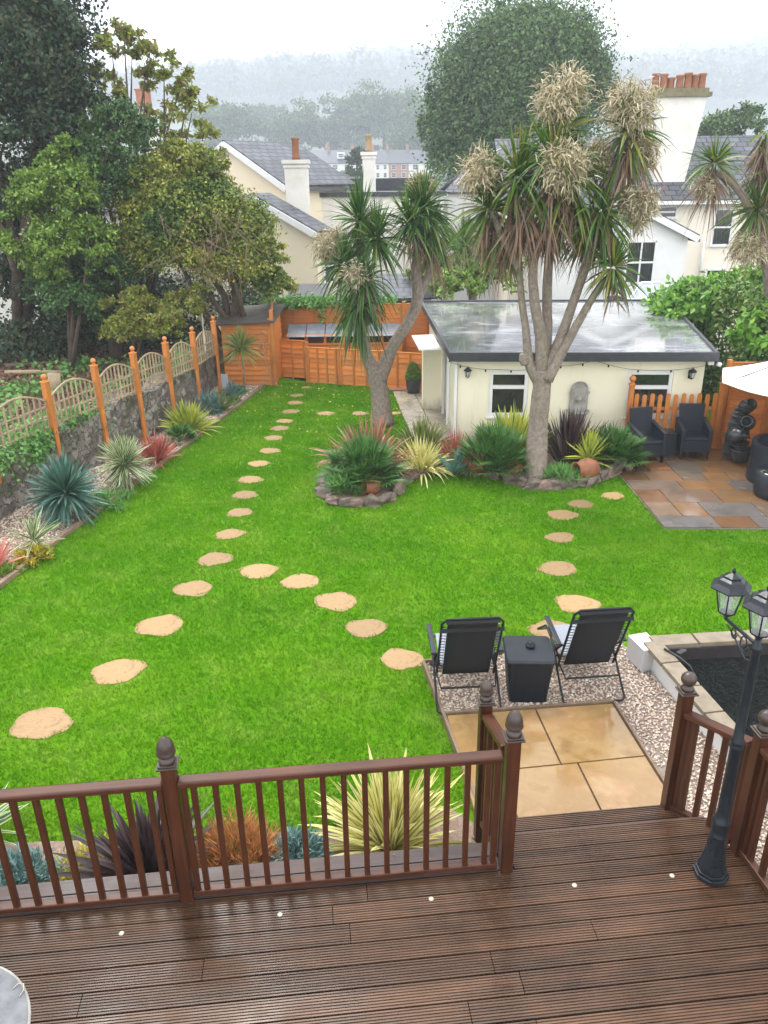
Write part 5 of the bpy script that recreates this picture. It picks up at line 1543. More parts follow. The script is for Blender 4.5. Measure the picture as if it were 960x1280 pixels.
one_plant('striped_yucca', 'small yellow striped yucca in front of the dark flax', 'plant', gi(734, 588), yucca(110, .56, .032, .14, 0, 88, .1), LM['goldflax'])
one_plant('fan_palm', 'dense green fan palm at the patio end of the rockery', 'plant', gi(764, 580), fanpalm(90, .76), LM['fan'])
one_plant('low_juniper', 'low bright green spreading juniper at foot of the big palm', 'plant', gi(700, 598), tuft(1800, .34, .2, .12, .014), LM['fern'])
one_plant('trailing_fern', 'pale green leafy plant at the tip of the rockery by the round pot', 'plant', gi(434, 613), tuft(1500, .34, .34, .12, .02), LM['fern'])
def urn(label, px, py, ax, s, mk='terracotta'):
    p = gi(px, py); mb = MB(); pot_open(mb, (0, 0, 0), Vector(ax), s)
    o = mb.build('terracotta_pot', MAT[mk]); o.location = (p[0], p[1], ez + .11 * s); tag(o, label, 'pot')
urn('round terracotta pot lying with its dark mouth to the left at rockery tip', 463, 617, (-.75, -.55, .15), 1.15)
urn('long terracotta urn lying on the rockery by the agave', 592, 590, (.95, -.3, .0), 1.5)
urn('dark red clay pot lying beside the big palm trunk', 646, 594, (.7, -.5, -.1), 1.1)
urn('terracotta pot lying in front of the striped yucca', 731, 598, (-.9, -.3, .0), 1.5)

# bed by deck
one_plant('variegated_flax', 'large cream and green striped flax behind the deck railing', 'plant', (*G(488, 1062, .05)[:2], .04), flax(260, .88, .05, 12, 88, .28, .14), LM['creamflax'])
one_plant('purple_flax', 'near black purple flax behind the middle railing post', 'plant', (*G(190, 1100, .05)[:2], .04), flax(170, .78, .05, 12, 88, .2, .12), LM['blackflax'])
one_plant('orange_heather', 'orange copper heather clump behind the railing', 'plant', (*G(297, 1082, .05)[:2], .04), tuft(5200, .30, .38, .08, .008, 1.0, 26), LM['heather'])
one_plant('blue_juniper', 'blue grey juniper between orange heather and striped flax', 'plant', (*G(372, 1078, .05)[:2], .04), tuft(4200, .21, .24, .06, .01, .3, 22), LM['juniper'])
one_plant('blue_juniper', 'blue grey juniper at the left end behind the railing', 'plant', (*G(32, 1112, .05)[:2], .04), tuft(4600, .25, .28, .06, .01, .3, 22), LM['juniper'])
one_plant('golden_heather', 'low golden heather between the blue juniper and purple flax', 'plant', (*G(105, 1102, .05)[:2], .04), tuft(3200, .30, .17, .05, .01, .5, 22), LM['goldmoss'])
one_plant('yellow_yucca', 'yellow edged spiky plant cut by the left picture edge', 'plant', (*G(-25, 1062, .05)[:2], .04), yucca(60, .42, .04, .1), LM['yucca_var'])
for i, (px, py, s, lb_) in enumerate([(85, 1080, .2, 'pale flat stone among golden heather behind the railing'), (585, 1060, .16, 'tan round pebble stone beside striped flax and steps'), (600, 1050, .13, 'brown stone below the return railing')]):
    p = G(px, py, .05); mb = MB(); mb.rock((0, 0, 0), (s, s * .8, s * .5), 0, 9, .15, seed=20 + i); o = mb.build('stone', MAT['coping']); o.location = (p.x, p.y, .07); tag(o, lb_, 'stone')

# ------------------------------------------------------------------ cordyline trees
def head(c, L=.75, n=120, skirt=50, skirtL=.6, lo=-45, hi=88, droop=.35):
    c = np.array(c); d = dirs_elev(n, lo, hi, .9)
    g = straps(np.repeat(c[None], n, 0) + d * .05, d, L * (.7 + .4 * rng.random(n)), .042, droop * (.4 + rng.random(n)), 5, (.5, 1, .9, .6, .05))
    s = None
    if skirt:
        d = dirs_elev(skirt, -88, -25, .8)
        base = np.repeat(c[None], skirt, 0) + rng.normal(0, .05, (skirt, 3)) + np.array([0, 0, -.05]) - np.array([0, 0, .35]) * rng.random((skirt, 1))
        s = straps(base, d, skirtL * (.6 + .6 * rng.random(skirt)), .035, .35, 4, (.7, 1, .8, .3, .05))
    return g, s
def panicle(c, r_, n=1500):
    c = np.array(c); d = unit(rng.normal(0, 1, (n, 3)))
    nb = 14; bd = unit(rng.normal(0, 1, (nb, 3))); i = rng.integers(0, nb, n)
    p = c + (bd[i] * .5 + rng.normal(0, .22, (n, 3))) * r_
    d = unit((p - c) / r_ + rng.normal(0, .8, (n, 3)))
    return straps(p, d, r_ * (.2 + .16 * rng.random(n)), .017, .3, 3, (1, .9, .5), twist=1.0)
def cordy_tree(label, base, limbs, heads, panicles, lm='cordy'):
    b = Vector(base); t_ = thing('cordyline_tree', label, 'tree', b)
    mb = MB()
    for pts, rs in limbs:
        P3 = [Vector(p) - b for p in pts]
        # resample smoothly
        out_p = []; out_r = []
        for i in range(len(P3) - 1):
            p0_ = P3[max(i - 1, 0)]; p1_ = P3[i]; p2_ = P3[i + 1]; p3_ = P3[min(i + 2, len(P3) - 1)]
            for k in range(5):
                t = k / 5; t2 = t * t; t3 = t2 * t
                out_p.append(.5 * ((2 * p1_) + (-p0_ + p2_) * t + (2 * p0_ - 5 * p1_ + 4 * p2_ - p3_) * t2 + (-p0_ + 3 * p1_ - 3 * p2_ + p3_) * t3))
                out_r.append((rs[i] * (1 - t) + rs[i + 1] * t))
        out_p.append(P3[-1]); out_r.append(rs[-1])
        mb.tube(out_p, out_r, 14, True, .045)
    mb.build('trunk', MAT['bark'], t_)
    gs = []; ss = []
    for h_ in heads:
        g, s = head(Vector(h_[0]) - b, *h_[1:])
        gs.append(g)
        if s is not None: ss.append(s)
    for g in gs: np_mesh('leaf_rosette', g[0], g[1], LM[lm], t_, uv=g[2])
    for s in ss: np_mesh('dead_leaf_skirt', s[0], s[1], LM['dead'], t_, uv=s[2])
    for c, r_ in panicles:
        a = panicle(Vector(c) - b, r_); np_mesh('flower_panicle', a[0], a[1], LM['panicle'], t_, uv=a[2])
    return t_
def A1(px, py, Y=16.2): return at(px, py, Y)
tb = G(480, 532, 0)
cordy_tree('forked cordyline palm with two trunks rising from the left end of rockery', tb,
  [([tb, at(474, 490, 16.2), at(470, 462, 16.2)], [.235, .19, .20]),
   ([at(472, 475, 16.2), at(457, 440, 16.15), at(452, 412, 16.1), at(462, 392, 16.1), at(466, 360, 16.15), at(452, 330, 16.2), at(448, 290, 16.3)], [.17, .12, .11, .105, .09, .08, .07]),
   ([at(452, 412, 16.1), at(442, 385, 16.0), at(445, 355, 15.9)], [.09, .08, .06]),
   ([at(474, 475, 16.2), at(490, 435, 16.3), at(512, 400, 16.4), at(522, 372, 16.4), at(520, 335, 16.4), at(524, 300, 16.4), at(530, 262, 16.4)], [.17, .125, .115, .12, .10, .09, .07]),
   ([at(523, 372, 16.4), at(535, 345, 16.5), at(540, 310, 16.6), at(542, 280, 16.6)], [.09, .075, .07, .06])],
  [(at(450, 278, 16.3), .95, 200, 30, .5, -50), (at(470, 300, 15.9), .85, 150, 10, .5, -60), (at(430, 330, 16.0), .75, 120, 30, .5, -60), (at(455, 352, 15.7), .85, 170, 40, .5, -75, 80, .55), (at(448, 385, 15.7), .8, 140, 30, .5, -85, 40, .6),
   (at(528, 262, 16.4), .9, 210, 70, .8, -50), (at(540, 285, 16.6), .8, 130, 70, .9, -70, 80, .5), (at(512, 280, 16.2), .8, 100, 20, .6, -60)],
  [(at(410, 302, 16.3), .42), (at(442, 345, 15.6), .3), (at(527, 234, 16.6), .3)])
tb = G(668, 600, .05); Y2 = 12.75
sp = at(677, 482, Y2)
cordy_tree('tall multi stemmed cordyline palm with cream flower heads in front of the garage', tb,
  [([tb, at(672, 540, Y2), at(677, 485, Y2), at(679, 462, Y2)], [.22, .168, .152, .15]),
   ([at(675, 478, Y2), at(662, 455, Y2), at(657, 410, Y2), at(652, 375, Y2), at(648, 320, Y2), at(643, 250, Y2)], [.11, .08, .062, .055, .05, .045]),
   ([at(677, 465, Y2), at(676, 420, Y2 - .05), at(668, 375, Y2 - .1), at(668, 320, Y2 - .1), at(690, 230, Y2), at(698, 160, Y2 + .1)], [.12, .095, .08, .07, .06, .05]),
   ([at(679, 465, Y2), at(684, 415, Y2 + .15), at(684, 360, Y2 + .2), at(690, 300, Y2 + .2), at(712, 230, Y2 + .1)], [.10, .085, .078, .07, .05]),
   ([at(682, 470, Y2), at(700, 425, Y2), at(714, 385, Y2), at(730, 340, Y2), at(752, 280, Y2), at(775, 200, Y2 + .2), at(788, 150, Y2 + .2)], [.115, .09, .075, .07, .06, .055, .05]),
   ([at(684, 475, Y2 - .1), at(708, 430, Y2 - .1), at(733, 385, Y2 - .2), at(755, 350, Y2 - .3)], [.10, .075, .06, .05]),
   ([at(657, 455, Y2), at(655, 448, Y2), at(654, 442, Y2)], [.08, .085, .06]),
   ([at(650, 340, Y2), at(630, 300, Y2), at(612, 260, Y2 + .1)], [.06, .055, .05])],
  [(at(648, 222, Y2), .85, 190, 70, .8, -40), (at(700, 165, Y2 + .1), .75, 120, 50, .6, -60), (at(712, 230, Y2 + .1), .85, 170, 60, .8, -60), (at(690, 200, Y2 - .2), .8, 120, 60, .8, -40),
   (at(612, 262, Y2 + .1), .75, 110, 50, .6, -60), (at(752, 265, Y2), .8, 130, 60, .8, -70), (at(785, 165, Y2 + .2), .75, 90, 90, 1.1, -75), (at(767, 335, Y2 - .3), .6, 110, 40, .4, -60),
   (at(628, 290, Y2 + .3), .7, 110, 60, .6, -70, 50, .5), (at(690, 262, Y2 + .4), .7, 80, 60, .6, -75, 40, .5), (at(655, 250, Y2 - .1), .5, 20, 110, .7, -80, 0), (at(686, 252, Y2 - .1), .5, 20, 120, .75, -80, 0), (at(738, 275, Y2 + .2), .7, 90, 50, .6, -70, 50, .5)],
  [(at(702, 122, Y2), .46), (at(790, 133, Y2 + .2), .48), (at(603, 217, Y2), .38), (at(706, 210, Y2 - .5), .42), (at(797, 258, Y2), .38), (at(748, 200, Y2 + .3), .3), (at(805, 190, Y2 + .2), .3)], 'cordy2')
# right hand cordyline
Y3 = 16.5; tb = at(975, 470, Y3); tb.z = 0
cordy_tree('cordyline palm leaning in from the right edge above the hedge', tb,
  [([tb, at(965, 380, Y3), at(955, 300, Y3), at(950, 260, Y3)], [.18, .14, .12, .09]), ([at(958, 310, Y3), at(925, 240, Y3), at(895, 215, Y3)], [.09, .07, .06])],
  [(at(893, 205, Y3), .75, 90, 60, .9, -30), (at(948, 262, Y3), .95, 150, 70, .9, -60), (at(965, 215, Y3), .9, 120, 50, .8, -60), (at(958, 165, Y3), .5, 20, 120, .7, -80, 20)],
  [(at(880, 235, Y3), .28), (at(940, 310, Y3 - .4), .4)], 'cordy2')

# ================================================================== TREES & HEDGES
def leaf_tree(name, label, base, blobs, n, size, m_, limbs=(), cat='tree', shell=.35, bark='darkbark', core=None, **k):
    b = Vector(base); t_ = thing(name, label, cat, b)
    P_, NB = crown_pts([(x - b.x, y - b.y, z - b.z, rx, ry, rz) for x, y, z, rx, ry, rz in blobs], n, shell, **k)
    sz = size * (.7 + .6 * rng.random(len(P_)))
    V, Q, u = leaf_quads(P_, sz, NB); np_mesh('crown', V, Q, LM[m_], t_)
    if limbs:
        mb = MB()
        for pts, rs in limbs: mb.tube([Vector(p) - b for p in pts], rs, 8, True, .1)
        mb.build('trunk', MAT[bark], t_)
    return t_
def AB(px, py, Y, rx, rz, ry=None):
    p = at(px, py, Y); return (p.x, p.y, p.z, rx, ry if ry else rx, rz)
def limbset(base, tips, r0=.25, mid=.45, jig=.4):
    o = []
    base = Vector(base)
    for t in tips:
        t = Vector(t); m1 = base.lerp(t, .35) + Vector((random.uniform(-jig, jig), random.uniform(-jig, jig), .2)); m2 = base.lerp(t, .7) + Vector((random.uniform(-jig, jig), random.uniform(-jig, jig), .2))
        o.append(([base, m1, m2, t], [r0, r0 * .7, r0 * .4, r0 * .12]))
    return o
# ivy clad shrub (centre left)
Yi = 20.5; bs = at(290, 420, Yi); bs.z = .5
leaf_tree('ivy_clad_tree', 'broad ivy clad tree with yellowing top behind the shed', bs,
  [AB(235, 300, Yi, 1.5, 1.5, 1.3), AB(205, 225, Yi, .85, .6), AB(250, 232, Yi, .75, .6), AB(290, 325, Yi, 1.1, 1.0), AB(200, 310, Yi, 1.0, 1.2), AB(318, 352, Yi + .3, .65, .6), AB(190, 212, Yi, .5, .4), AB(335, 318, Yi, .4, .4), AB(275, 270, Yi, .9, .8), AB(310, 290, Yi, .75, .75), AB(345, 362, Yi + .2, .5, .45), AB(225, 195, Yi, .6, .35), AB(262, 205, Yi, .45, .35), AB(165, 250, Yi - .2, .5, .5)],
  80000, .085, 'ivytree', limbset(bs, [at(230, 240, Yi), at(280, 250, Yi), at(310, 300, Yi), at(200, 300, Yi), at(250, 330, Yi - .6), at(290, 340, Yi - 1)], .13) , shell=.42)
bs = at(170, 470, 19); bs.z = .6
leaf_tree('yellow_shrub', 'yellow green shrub at the wall in front of the ivy clad tree', bs, [AB(185, 400, 18.6, .8, .45, .6), AB(150, 418, 18.4, .5, .4), AB(228, 385, 18.9, .5, .35), AB(170, 375, 18.6, .35, .3), AB(205, 415, 18.5, .5, .4), AB(250, 370, 19.1, .3, .3), AB(135, 385, 18.5, .25, .25)], 14000, .075, 'yellowish', limbset(bs, [at(190, 390, 18.6), at(220, 380, 18.8), at(150, 400, 18.4)], .05))
mb = MB()
for k in range(46):
    p = at(random.uniform(195, 310), random.uniform(260, 350), Yi - 1.25 + random.uniform(-.3, .35)); pl = [p]
    d = Vector((random.uniform(-.6, .6), random.uniform(-.2, .1), random.uniform(-.9, -.1)))
    for q in range(4): d += Vector((random.uniform(-.5, .5), random.uniform(-.2, .2), random.uniform(-.35, .3))); pl.append(pl[-1] + d * .22)
    mb.tube(pl, [.012, .011, .009, .007, .004], 5)
it_ = [o for o in bpy.data.objects if o.name == 'ivy_clad_tree'][0]
tw = mb.build('dry_stems', mat('dry_ivy_stem', (.22, .15, .095), (.12, .085, .06), 9, .9), it_); tw.location = -it_.location; tw['kind'] = 'stuff'
# light green shrub left
Yl = 19; bs = at(85, 440, Yl); bs.z = .6
leaf_tree('green_shrub', 'bright mid green leafy shrub left of the ivy clad tree', bs, [AB(75, 240, Yl, .9, .6), AB(40, 265, Yl, .55, .6), AB(112, 300, Yl, .55, .6), AB(70, 305, Yl - .4, .7, .45), AB(62, 200, Yl, .4, .35), AB(100, 255, Yl, .6, .4), AB(30, 225, Yl, .35, .3), AB(85, 180, Yl, .25, .25), AB(55, 340, Yl - .3, .6, .35), AB(125, 330, Yl - .2, .35, .5), AB(20, 310, Yl, .4, .5), AB(95, 215, Yl - .2, .3, .25)], 27000, .09, 'shrub', limbset(bs, [at(75, 230, Yl), at(45, 250, Yl), at(110, 270, Yl)], .07), shell=.6)
# dark conifer far left
Yc = 21; bs = at(20, 430, Yc); bs.z = .6
leaf_tree('dark_evergreen_tree', 'tall dark evergreen tree filling the top left corner', bs,
  [AB(-10, 60, Yc, 2.0, 1.6), AB(55, 80, Yc, 1.3, 1.2), AB(30, 20, Yc, 1.5, 1.2), AB(80, 150, Yc, 1.1, .9), AB(10, 160, Yc, 1.9, 1.6), AB(-10, 260, Yc + 1, 1.8, 1.4), AB(75, 215, Yc + 1, 1.2, 1.0), AB(30, -50, Yc, 1.8, 1.4), AB(85, 120, Yc - .3, .6, .4)],
  70000, .12, 'conifer', limbset(bs, [at(0, 60, Yc), at(50, 80, Yc), at(30, 0, Yc), at(80, 150, Yc), at(10, 160, Yc)], .16), shell=.6)
# sparse tall tree
Ys = 22; bs = at(170, 440, Ys); bs.z = .5
tips = [at(x, y, Ys + random.uniform(-.8, .8)) for x, y in [(140, 60), (155, 45), (165, 70), (185, 70), (205, 90), (225, 110), (240, 140), (130, 100), (180, 110), (150, 120), (200, 150), (255, 165), (215, 175), (165, 160), (125, 145), (235, 120)]]
Pt = leaf_tree('sparse_tree', 'thin airy tree with bare twigs and pale olive leaves against the sky', bs, [(t.x, t.y, t.z, .5, .5, .42) for t in tips] + [AB(150, 190, Ys, 1.0, .8)], 6500, .13, 'yellowish', limbset(bs, tips, .09, jig=.25), shell=.9)
# dark ivy column
bs = at(145, 440, 20.3); bs.z = .55
leaf_tree('ivy_column_tree', 'dark ivy covered trunk between bright shrub and ivy clad tree', bs, [AB(150, 175, 20.3, .8, .8), AB(140, 260, 20.2, .9, 1.3), AB(135, 340, 20, .9, 1.1), AB(110, 370, 20.5, .9, .9), AB(145, 400, 20.2, .6, .6), AB(95, 385, 18.6, .7, .6, .5), AB(60, 375, 18.7, .5, .55, .5)], 34000, .085, 'ivy', limbset(bs, [at(140, 160, 20.2), at(150, 250, 20.2), at(120, 330, 20)], .16))
# dim understory behind
bs = at(30, 420, 23); bs.z = .5
leaf_tree('understory_shrub', 'dark tangled undergrowth in the shade at the far left', bs, [AB(40, 350, 23, 2.4, .8), AB(110, 330, 24, 1.6, 1.8), AB(-20, 330, 22, 1.4, 1.8), AB(40, 395, 21, 1.4, .35), AB(230, 400, 23.5, 2.4, 1.3), AB(150, 370, 23.5, 1.6, 1.6), AB(330, 385, 24.5, 1.2, .9), AB(60, 430, 22, 2.6, .5), AB(130, 420, 22, 1.6, .6), AB(200, 425, 22, 1.6, .5), AB(20, 300, 23.5, 2.2, 1.1), AB(15, 362, 19.8, 1.3, .6, .6), AB(85, 352, 19.8, .8, .7, .6), AB(130, 395, 19.6, .5, .5)], 42000, .13, 'conifer', limbset(bs, [at(40, 300, 23), at(90, 300, 23), at(0, 300, 22.5)], .12))
P_ = np.stack([-3.4 + 4.4 * rng.random(170), 15.5 + 5 * rng.random(170), .03 + .01 * rng.random(170)], -1)
leafpatch('lawn_leaves', 'a few yellow fallen leaves dotted on the far end of the lawn', 'leaves', P_[P_[:, 0] > -3.2], .05, leaf_mat('yellow_fallen_leaf', [(.55, .42, .08), (.4, .25, .06), (.6, .5, .15)], .7, 0), 'stuff')
# neighbour low greenery, logs, litter
P_ = np.stack([-9 + 4.2 * rng.random(4200), 11 + 8.5 * rng.random(4200), .64 + .1 * rng.random(4200)], -1)
P_ = P_[(P_[:, 0] < -.0 + np.interp(P_[:, 1], [11, 19], [-6.4, -4.9]) - .1)]
P_ = P_[np.sin(P_[:, 0] * 3.1) + np.sin(P_[:, 1] * 2.3 + 1) + rng.normal(0, .5, len(P_)) > 0]
P_[:, 2] += .2 * rng.random(len(P_))
leafpatch('ground_cover', 'patchy weeds on the neighbouring ground behind the trellis', 'weeds', P_, .12, LM['fern'], 'stuff')
P_ = np.stack([-13 + 8.0 * rng.random(9000), 13 + 10 * rng.random(9000), .63 + .04 * rng.random(9000)], -1)
P_ = P_[(P_[:, 0] < np.interp(P_[:, 1], [11, 19], [-6.4, -4.9]) - .1)]
leafpatch('fallen_leaves', 'brown fallen leaves scattered under the trees on the left', 'leaves', P_, .09, leaf_mat('fallen_leaf', [(.24, .11, .06), (.16, .08, .045), (.32, .18, .1), (.1, .06, .04)], .7, 0), 'stuff')
for i, (px, py, L, a_, lb_) in enumerate([(60, 418, 2.3, .12, 'long weathered log lying across leaf litter at the left'), (40, 432, 1.6, -.1, 'shorter bleached log lying nearer than the long one'), (95, 440, 1.1, .9, 'thin tilted branch lying beside the tree stump')]):
    p = at(px, py, 19.5 - i); mb = MB(); mb.tube([(-L / 2, 0, 0), (-.1, .03, .02), (L / 2, 0, .03)], [.06, .055, .035], 8, True, .12)
    tag(mb.build('log', MAT['trellis' if i == 1 else 'darkbark'], loc=(p.x, p.y, .70), rz=a_), lb_, 'log')
p = at(66, 470, 16.6); mb = MB(); mb.tube([(0, 0, 0), (0, .02, .28), (.02, .02, .5)], [.17, .14, .13], 10, True, .1)
tag(mb.build('tree_stump', MAT['trellis'], loc=(p.x, p.y, .6)), 'pale cut tree stump behind the trellis at the left', 'stump')

# big round tree
Yb = 48; bs = at(640, 230, Yb); bs.z = -3
big = [AB(648, 108, Yb, 4.4, 3.3), AB(602, 128, Yb, 3.0, 2.9), AB(696, 112, Yb, 3.0, 2.9), AB(567, 165, Yb, 1.7, 2.1), AB(645, 72, Yb, 2.9, 2.0), AB(728, 130, Yb, 1.6, 1.9), AB(595, 92, Yb, 1.7, 1.5), AB(690, 66, Yb, 2.1, 1.6), AB(650, 185, Yb, 4.6, 2.4), AB(560, 195, Yb, 1.3, 1.4), AB(735, 95, Yb, 1.1, 1.1), AB(572, 122, Yb, 1.1, 1.1), AB(605, 212, Yb, 2.8, 1.4), AB(640, 44, Yb, .9, 1.0), AB(672, 38, Yb, .8, 1.1), AB(610, 62, Yb, .7, 1.1), AB(706, 42, Yb, .7, 1.0), AB(730, 62, Yb, .6, 1.1), AB(752, 92, Yb, .5, 1.0), AB(580, 86, Yb, .6, 1.1), AB(545, 130, Yb, .6, 1.1), AB(762, 130, Yb, .5, .9), AB(531, 165, Yb, .5, 1.0), AB(625, 30, Yb, .45, .8), AB(690, 28, Yb, .45, .8), AB(655, 24, Yb, .4, .7)]
leaf_tree('large_round_tree', 'huge rounded green tree standing behind the tall palm', bs, big, 120000, .19, 'bigtree', [([bs, at(645, 150, Yb)], [.6, .3])], shell=.42, zs=1.9)
bs = at(905, 200, 50); bs.z = -3
leaf_tree('far_tree', 'dark rounded tree behind the right house roof', bs, [AB(905, 165, 50, 1.8, 1.1), AB(930, 160, 50, 1.4, 1.2), AB(885, 180, 50, 1.3, .9)], 5000, .22, 'bigtree', [([bs, at(905, 170, 50)], [.3, .1])])
bs = at(545, 210, 95); bs.z = -4
leaf_tree('dark_conifer', 'narrow dark conifer in front of the terraced houses', at(430, 225, 90) * 1.0 if False else Vector((at(446, 215, 90).x, 90, -3)), [AB(446, 212, 90, 1.1, 2.0), AB(446, 200, 90, .6, 1.3)], 1500, .4, 'conifer', [([Vector((at(446, 215, 90).x, 90, -3)), at(446, 200, 90)], [.2, .1])])

# hedge right: clipped block
def hedge(name, label, x0, x1, y0, y1, z0, z1, n, size, m_, wob=.12, z1b=None):
    c = Vector(((x0 + x1) / 2, (y0 + y1) / 2, z0)); t_ = thing(name, label, 'hedge', c)
    F_ = rng.random(n); P_ = np.zeros((n, 3)); NB = np.zeros((n, 3))
    r_ = rng.random((n, 3))
    at_ = (x1 - x0) * (y1 - y0); af = (x1 - x0) * (z1 - z0); as_ = (y1 - y0) * (z1 - z0); tot = at_ + af + as_
    k = F_ < at_ / tot; k2 = (~k) & (F_ < (at_ + af) / tot); k3 = ~(k | k2)
    P_[:, 0] = x0 + (x1 - x0) * r_[:, 0]; P_[:, 1] = y0 + (y1 - y0) * r_[:, 1]; P_[:, 2] = z0 + (z1 - z0) * r_[:, 2]
    P_[k, 2] = z1; P_[k2, 1] = y0; P_[k3, 0] = x0
    NB[k] = (0, 0, 1); NB[k2] = (0, -1, 0); NB[k3] = (-1, 0, 0)
    P_ += rng.normal(0, .05, (n, 3)) + (np.sin(P_[:, [1, 2, 0]] * 3.3) * np.sin(P_[:, [2, 0, 1]] * 2.1 + 1)) * wob
    V, Q, u = leaf_quads(P_ - np.array(c), size * (.7 + .6 * rng.random(n)), NB); np_mesh('foliage', V, Q, LM[m_], t_)
    mb = MB(); 
    for i in range(6): mb.tube([(random.uniform(x0, x1) - c.x, random.uniform(y0 + .3, y1 - .3) - c.y, 0), (random.uniform(x0 + .3, x1 - .3) - c.x, random.uniform(y0 + .3, y1 - .3) - c.y, (z1 - z0) * .9)], [.06, .02], 6)
    mb.build('stems', MAT['darkbark'], t_)
    return t_
hedge('clipped_hedge', 'tall clipped green hedge behind right end of the garage', 7.6, 10.8, 15.2, 19.5, -.1, 2.45, 26000, .12, 'hedge_dark')
bs = Vector((9.1, 18, 0))
leaf_tree('laurel_bush', 'bright glossy green laurel growing above the clipped hedge', bs, [AB(905, 378, 19.5, 1.5, .55), AB(945, 368, 19, 1.0, .6), AB(860, 398, 18.5, .7, .5), AB(955, 420, 15.2, .6, .35)], 9000, .17, 'hedge', [([bs, bs + Vector((0, 0, 1.8))], [.08, .04])], cat='bush')
# greenery behind garage
bs = Vector((2.6, 23, 0))
leaf_tree('background_shrub', 'green shrubs between back fence and the white house', bs, [AB(570, 355, 24, .9, .5), AB(600, 345, 25, 1.2, .8), AB(560, 320, 25, .8, .5), AB(545, 345, 25.5, .8, .6)], 7000, .16, 'shrub', [([bs, bs + Vector((0, 0, 1.3))], [.1, .05])], cat='bush')
b_ = Vector((at(590, 330, 24.5).x, 24.5, -.2))
cordy_tree('small cordyline palm behind the flat garage roof', b_, [([b_, at(592, 345, 24.5), at(590, 310, 24.5)], [.14, .12, .1])], [(at(580, 305, 24.5), 1.1, 120, 60, .9, -70), (at(605, 325, 24.5), 1.0, 90, 60, .8, -80)], [(at(575, 330, 24.5), .4), (at(600, 300, 24.5), .35)], 'cordy2')

# ================================================================== HOUSES
def roof_uv(o):
    me = o.data; l = me.uv_layers.new(name='UVMap')
    for p in me.polygons:
        n = p.normal; a = Vector((0, 0, 1)).cross(n)
        if a.length < .05: a = Vector((1, 0, 0))
        a.normalize(); b = n.cross(a)
        for li in p.loop_indices: v = me.vertices[me.loops[li].vertex_index].co; l.data[li].uv = (v.dot(a), v.dot(b))
def win(par, c, w, h, rz=0, bars=True, frame=None, mullion=0):
    f_ = MB(); f_.box((0, 0, h / 2), (w, .08, .09)); f_.box((0, 0, -h / 2), (w + .1, .14, .09)); f_.box((-w / 2, 0, 0), (.08, .08, h)); f_.box((w / 2, 0, 0), (.08, .08, h))
    if bars: f_.box((0, -.005, 0), (w, .06, .06))
    for k in range(mullion): f_.box((-w / 2 + w * (k + 1) / (mullion + 1), -.003, 0), (.05, .06, h))
    o = f_.build('window', MAT['white'], par, loc=c, rz=rz)
    g_ = MB(); g_.box((0, .01, 0), (w - .02, .03, h - .02)); g_.build('pane', MAT['glass'], o)
    return o
def gable(par, w, l, ze, zr, z0, wm, verge=.15, rm='slate', over=.25):
    """box house, gable end at y=0 facing -y spanning x 0..w, ridge along +y"""
    mb = MB(); vs = [(0, 0, z0), (w, 0, z0), (w, 0, ze), (w / 2, 0, zr), (0, 0, ze)]; vs += [(x, l, z) for x, y, z in vs]
    mb.add(vs, [(0, 1, 2, 3, 4), (9, 8, 7, 6, 5), (1, 6, 7, 2), (0, 4, 9, 5)]); mb.build('wall', wm, par)
    s = (zr - ze) / (w / 2)
    for sx in (0, 1):
        mb = MB(); xe = -over if sx == 0 else w + over; zee = ze - s * over
        q = [(w / 2, -over, zr), (xe, -over, zee), (xe, l + over, zee), (w / 2, l + over, zr)]
        if sx: q = q[::-1]
        q = [(x, y, z + .1) for x, y, z in q]; mb.slab(q, .08); o = mb.build('roof', MAT[rm], par); roof_uv(o)
        mb = MB(); mb.beam((w / 2, -over - .02, zr + .03), (xe, -over - .02, zee + .03), .05, .2); mb.build('bargeboard', MAT['white'], par)
        mb = MB(); mb.beam((xe, -over, zee + .0), (xe, l, zee + .0), .12, .1); mb.build('gutter', MAT['fascia'], par)
# cream gabled house (centre-left)
c0 = at(357, 233, 30)
rot = R(-38)
h1 = thing('cream_house', 'cream rendered house with slate gable roof left of the palms', 'house', (c0.x, c0.y, -2), rot)
hg = c0.z + 2
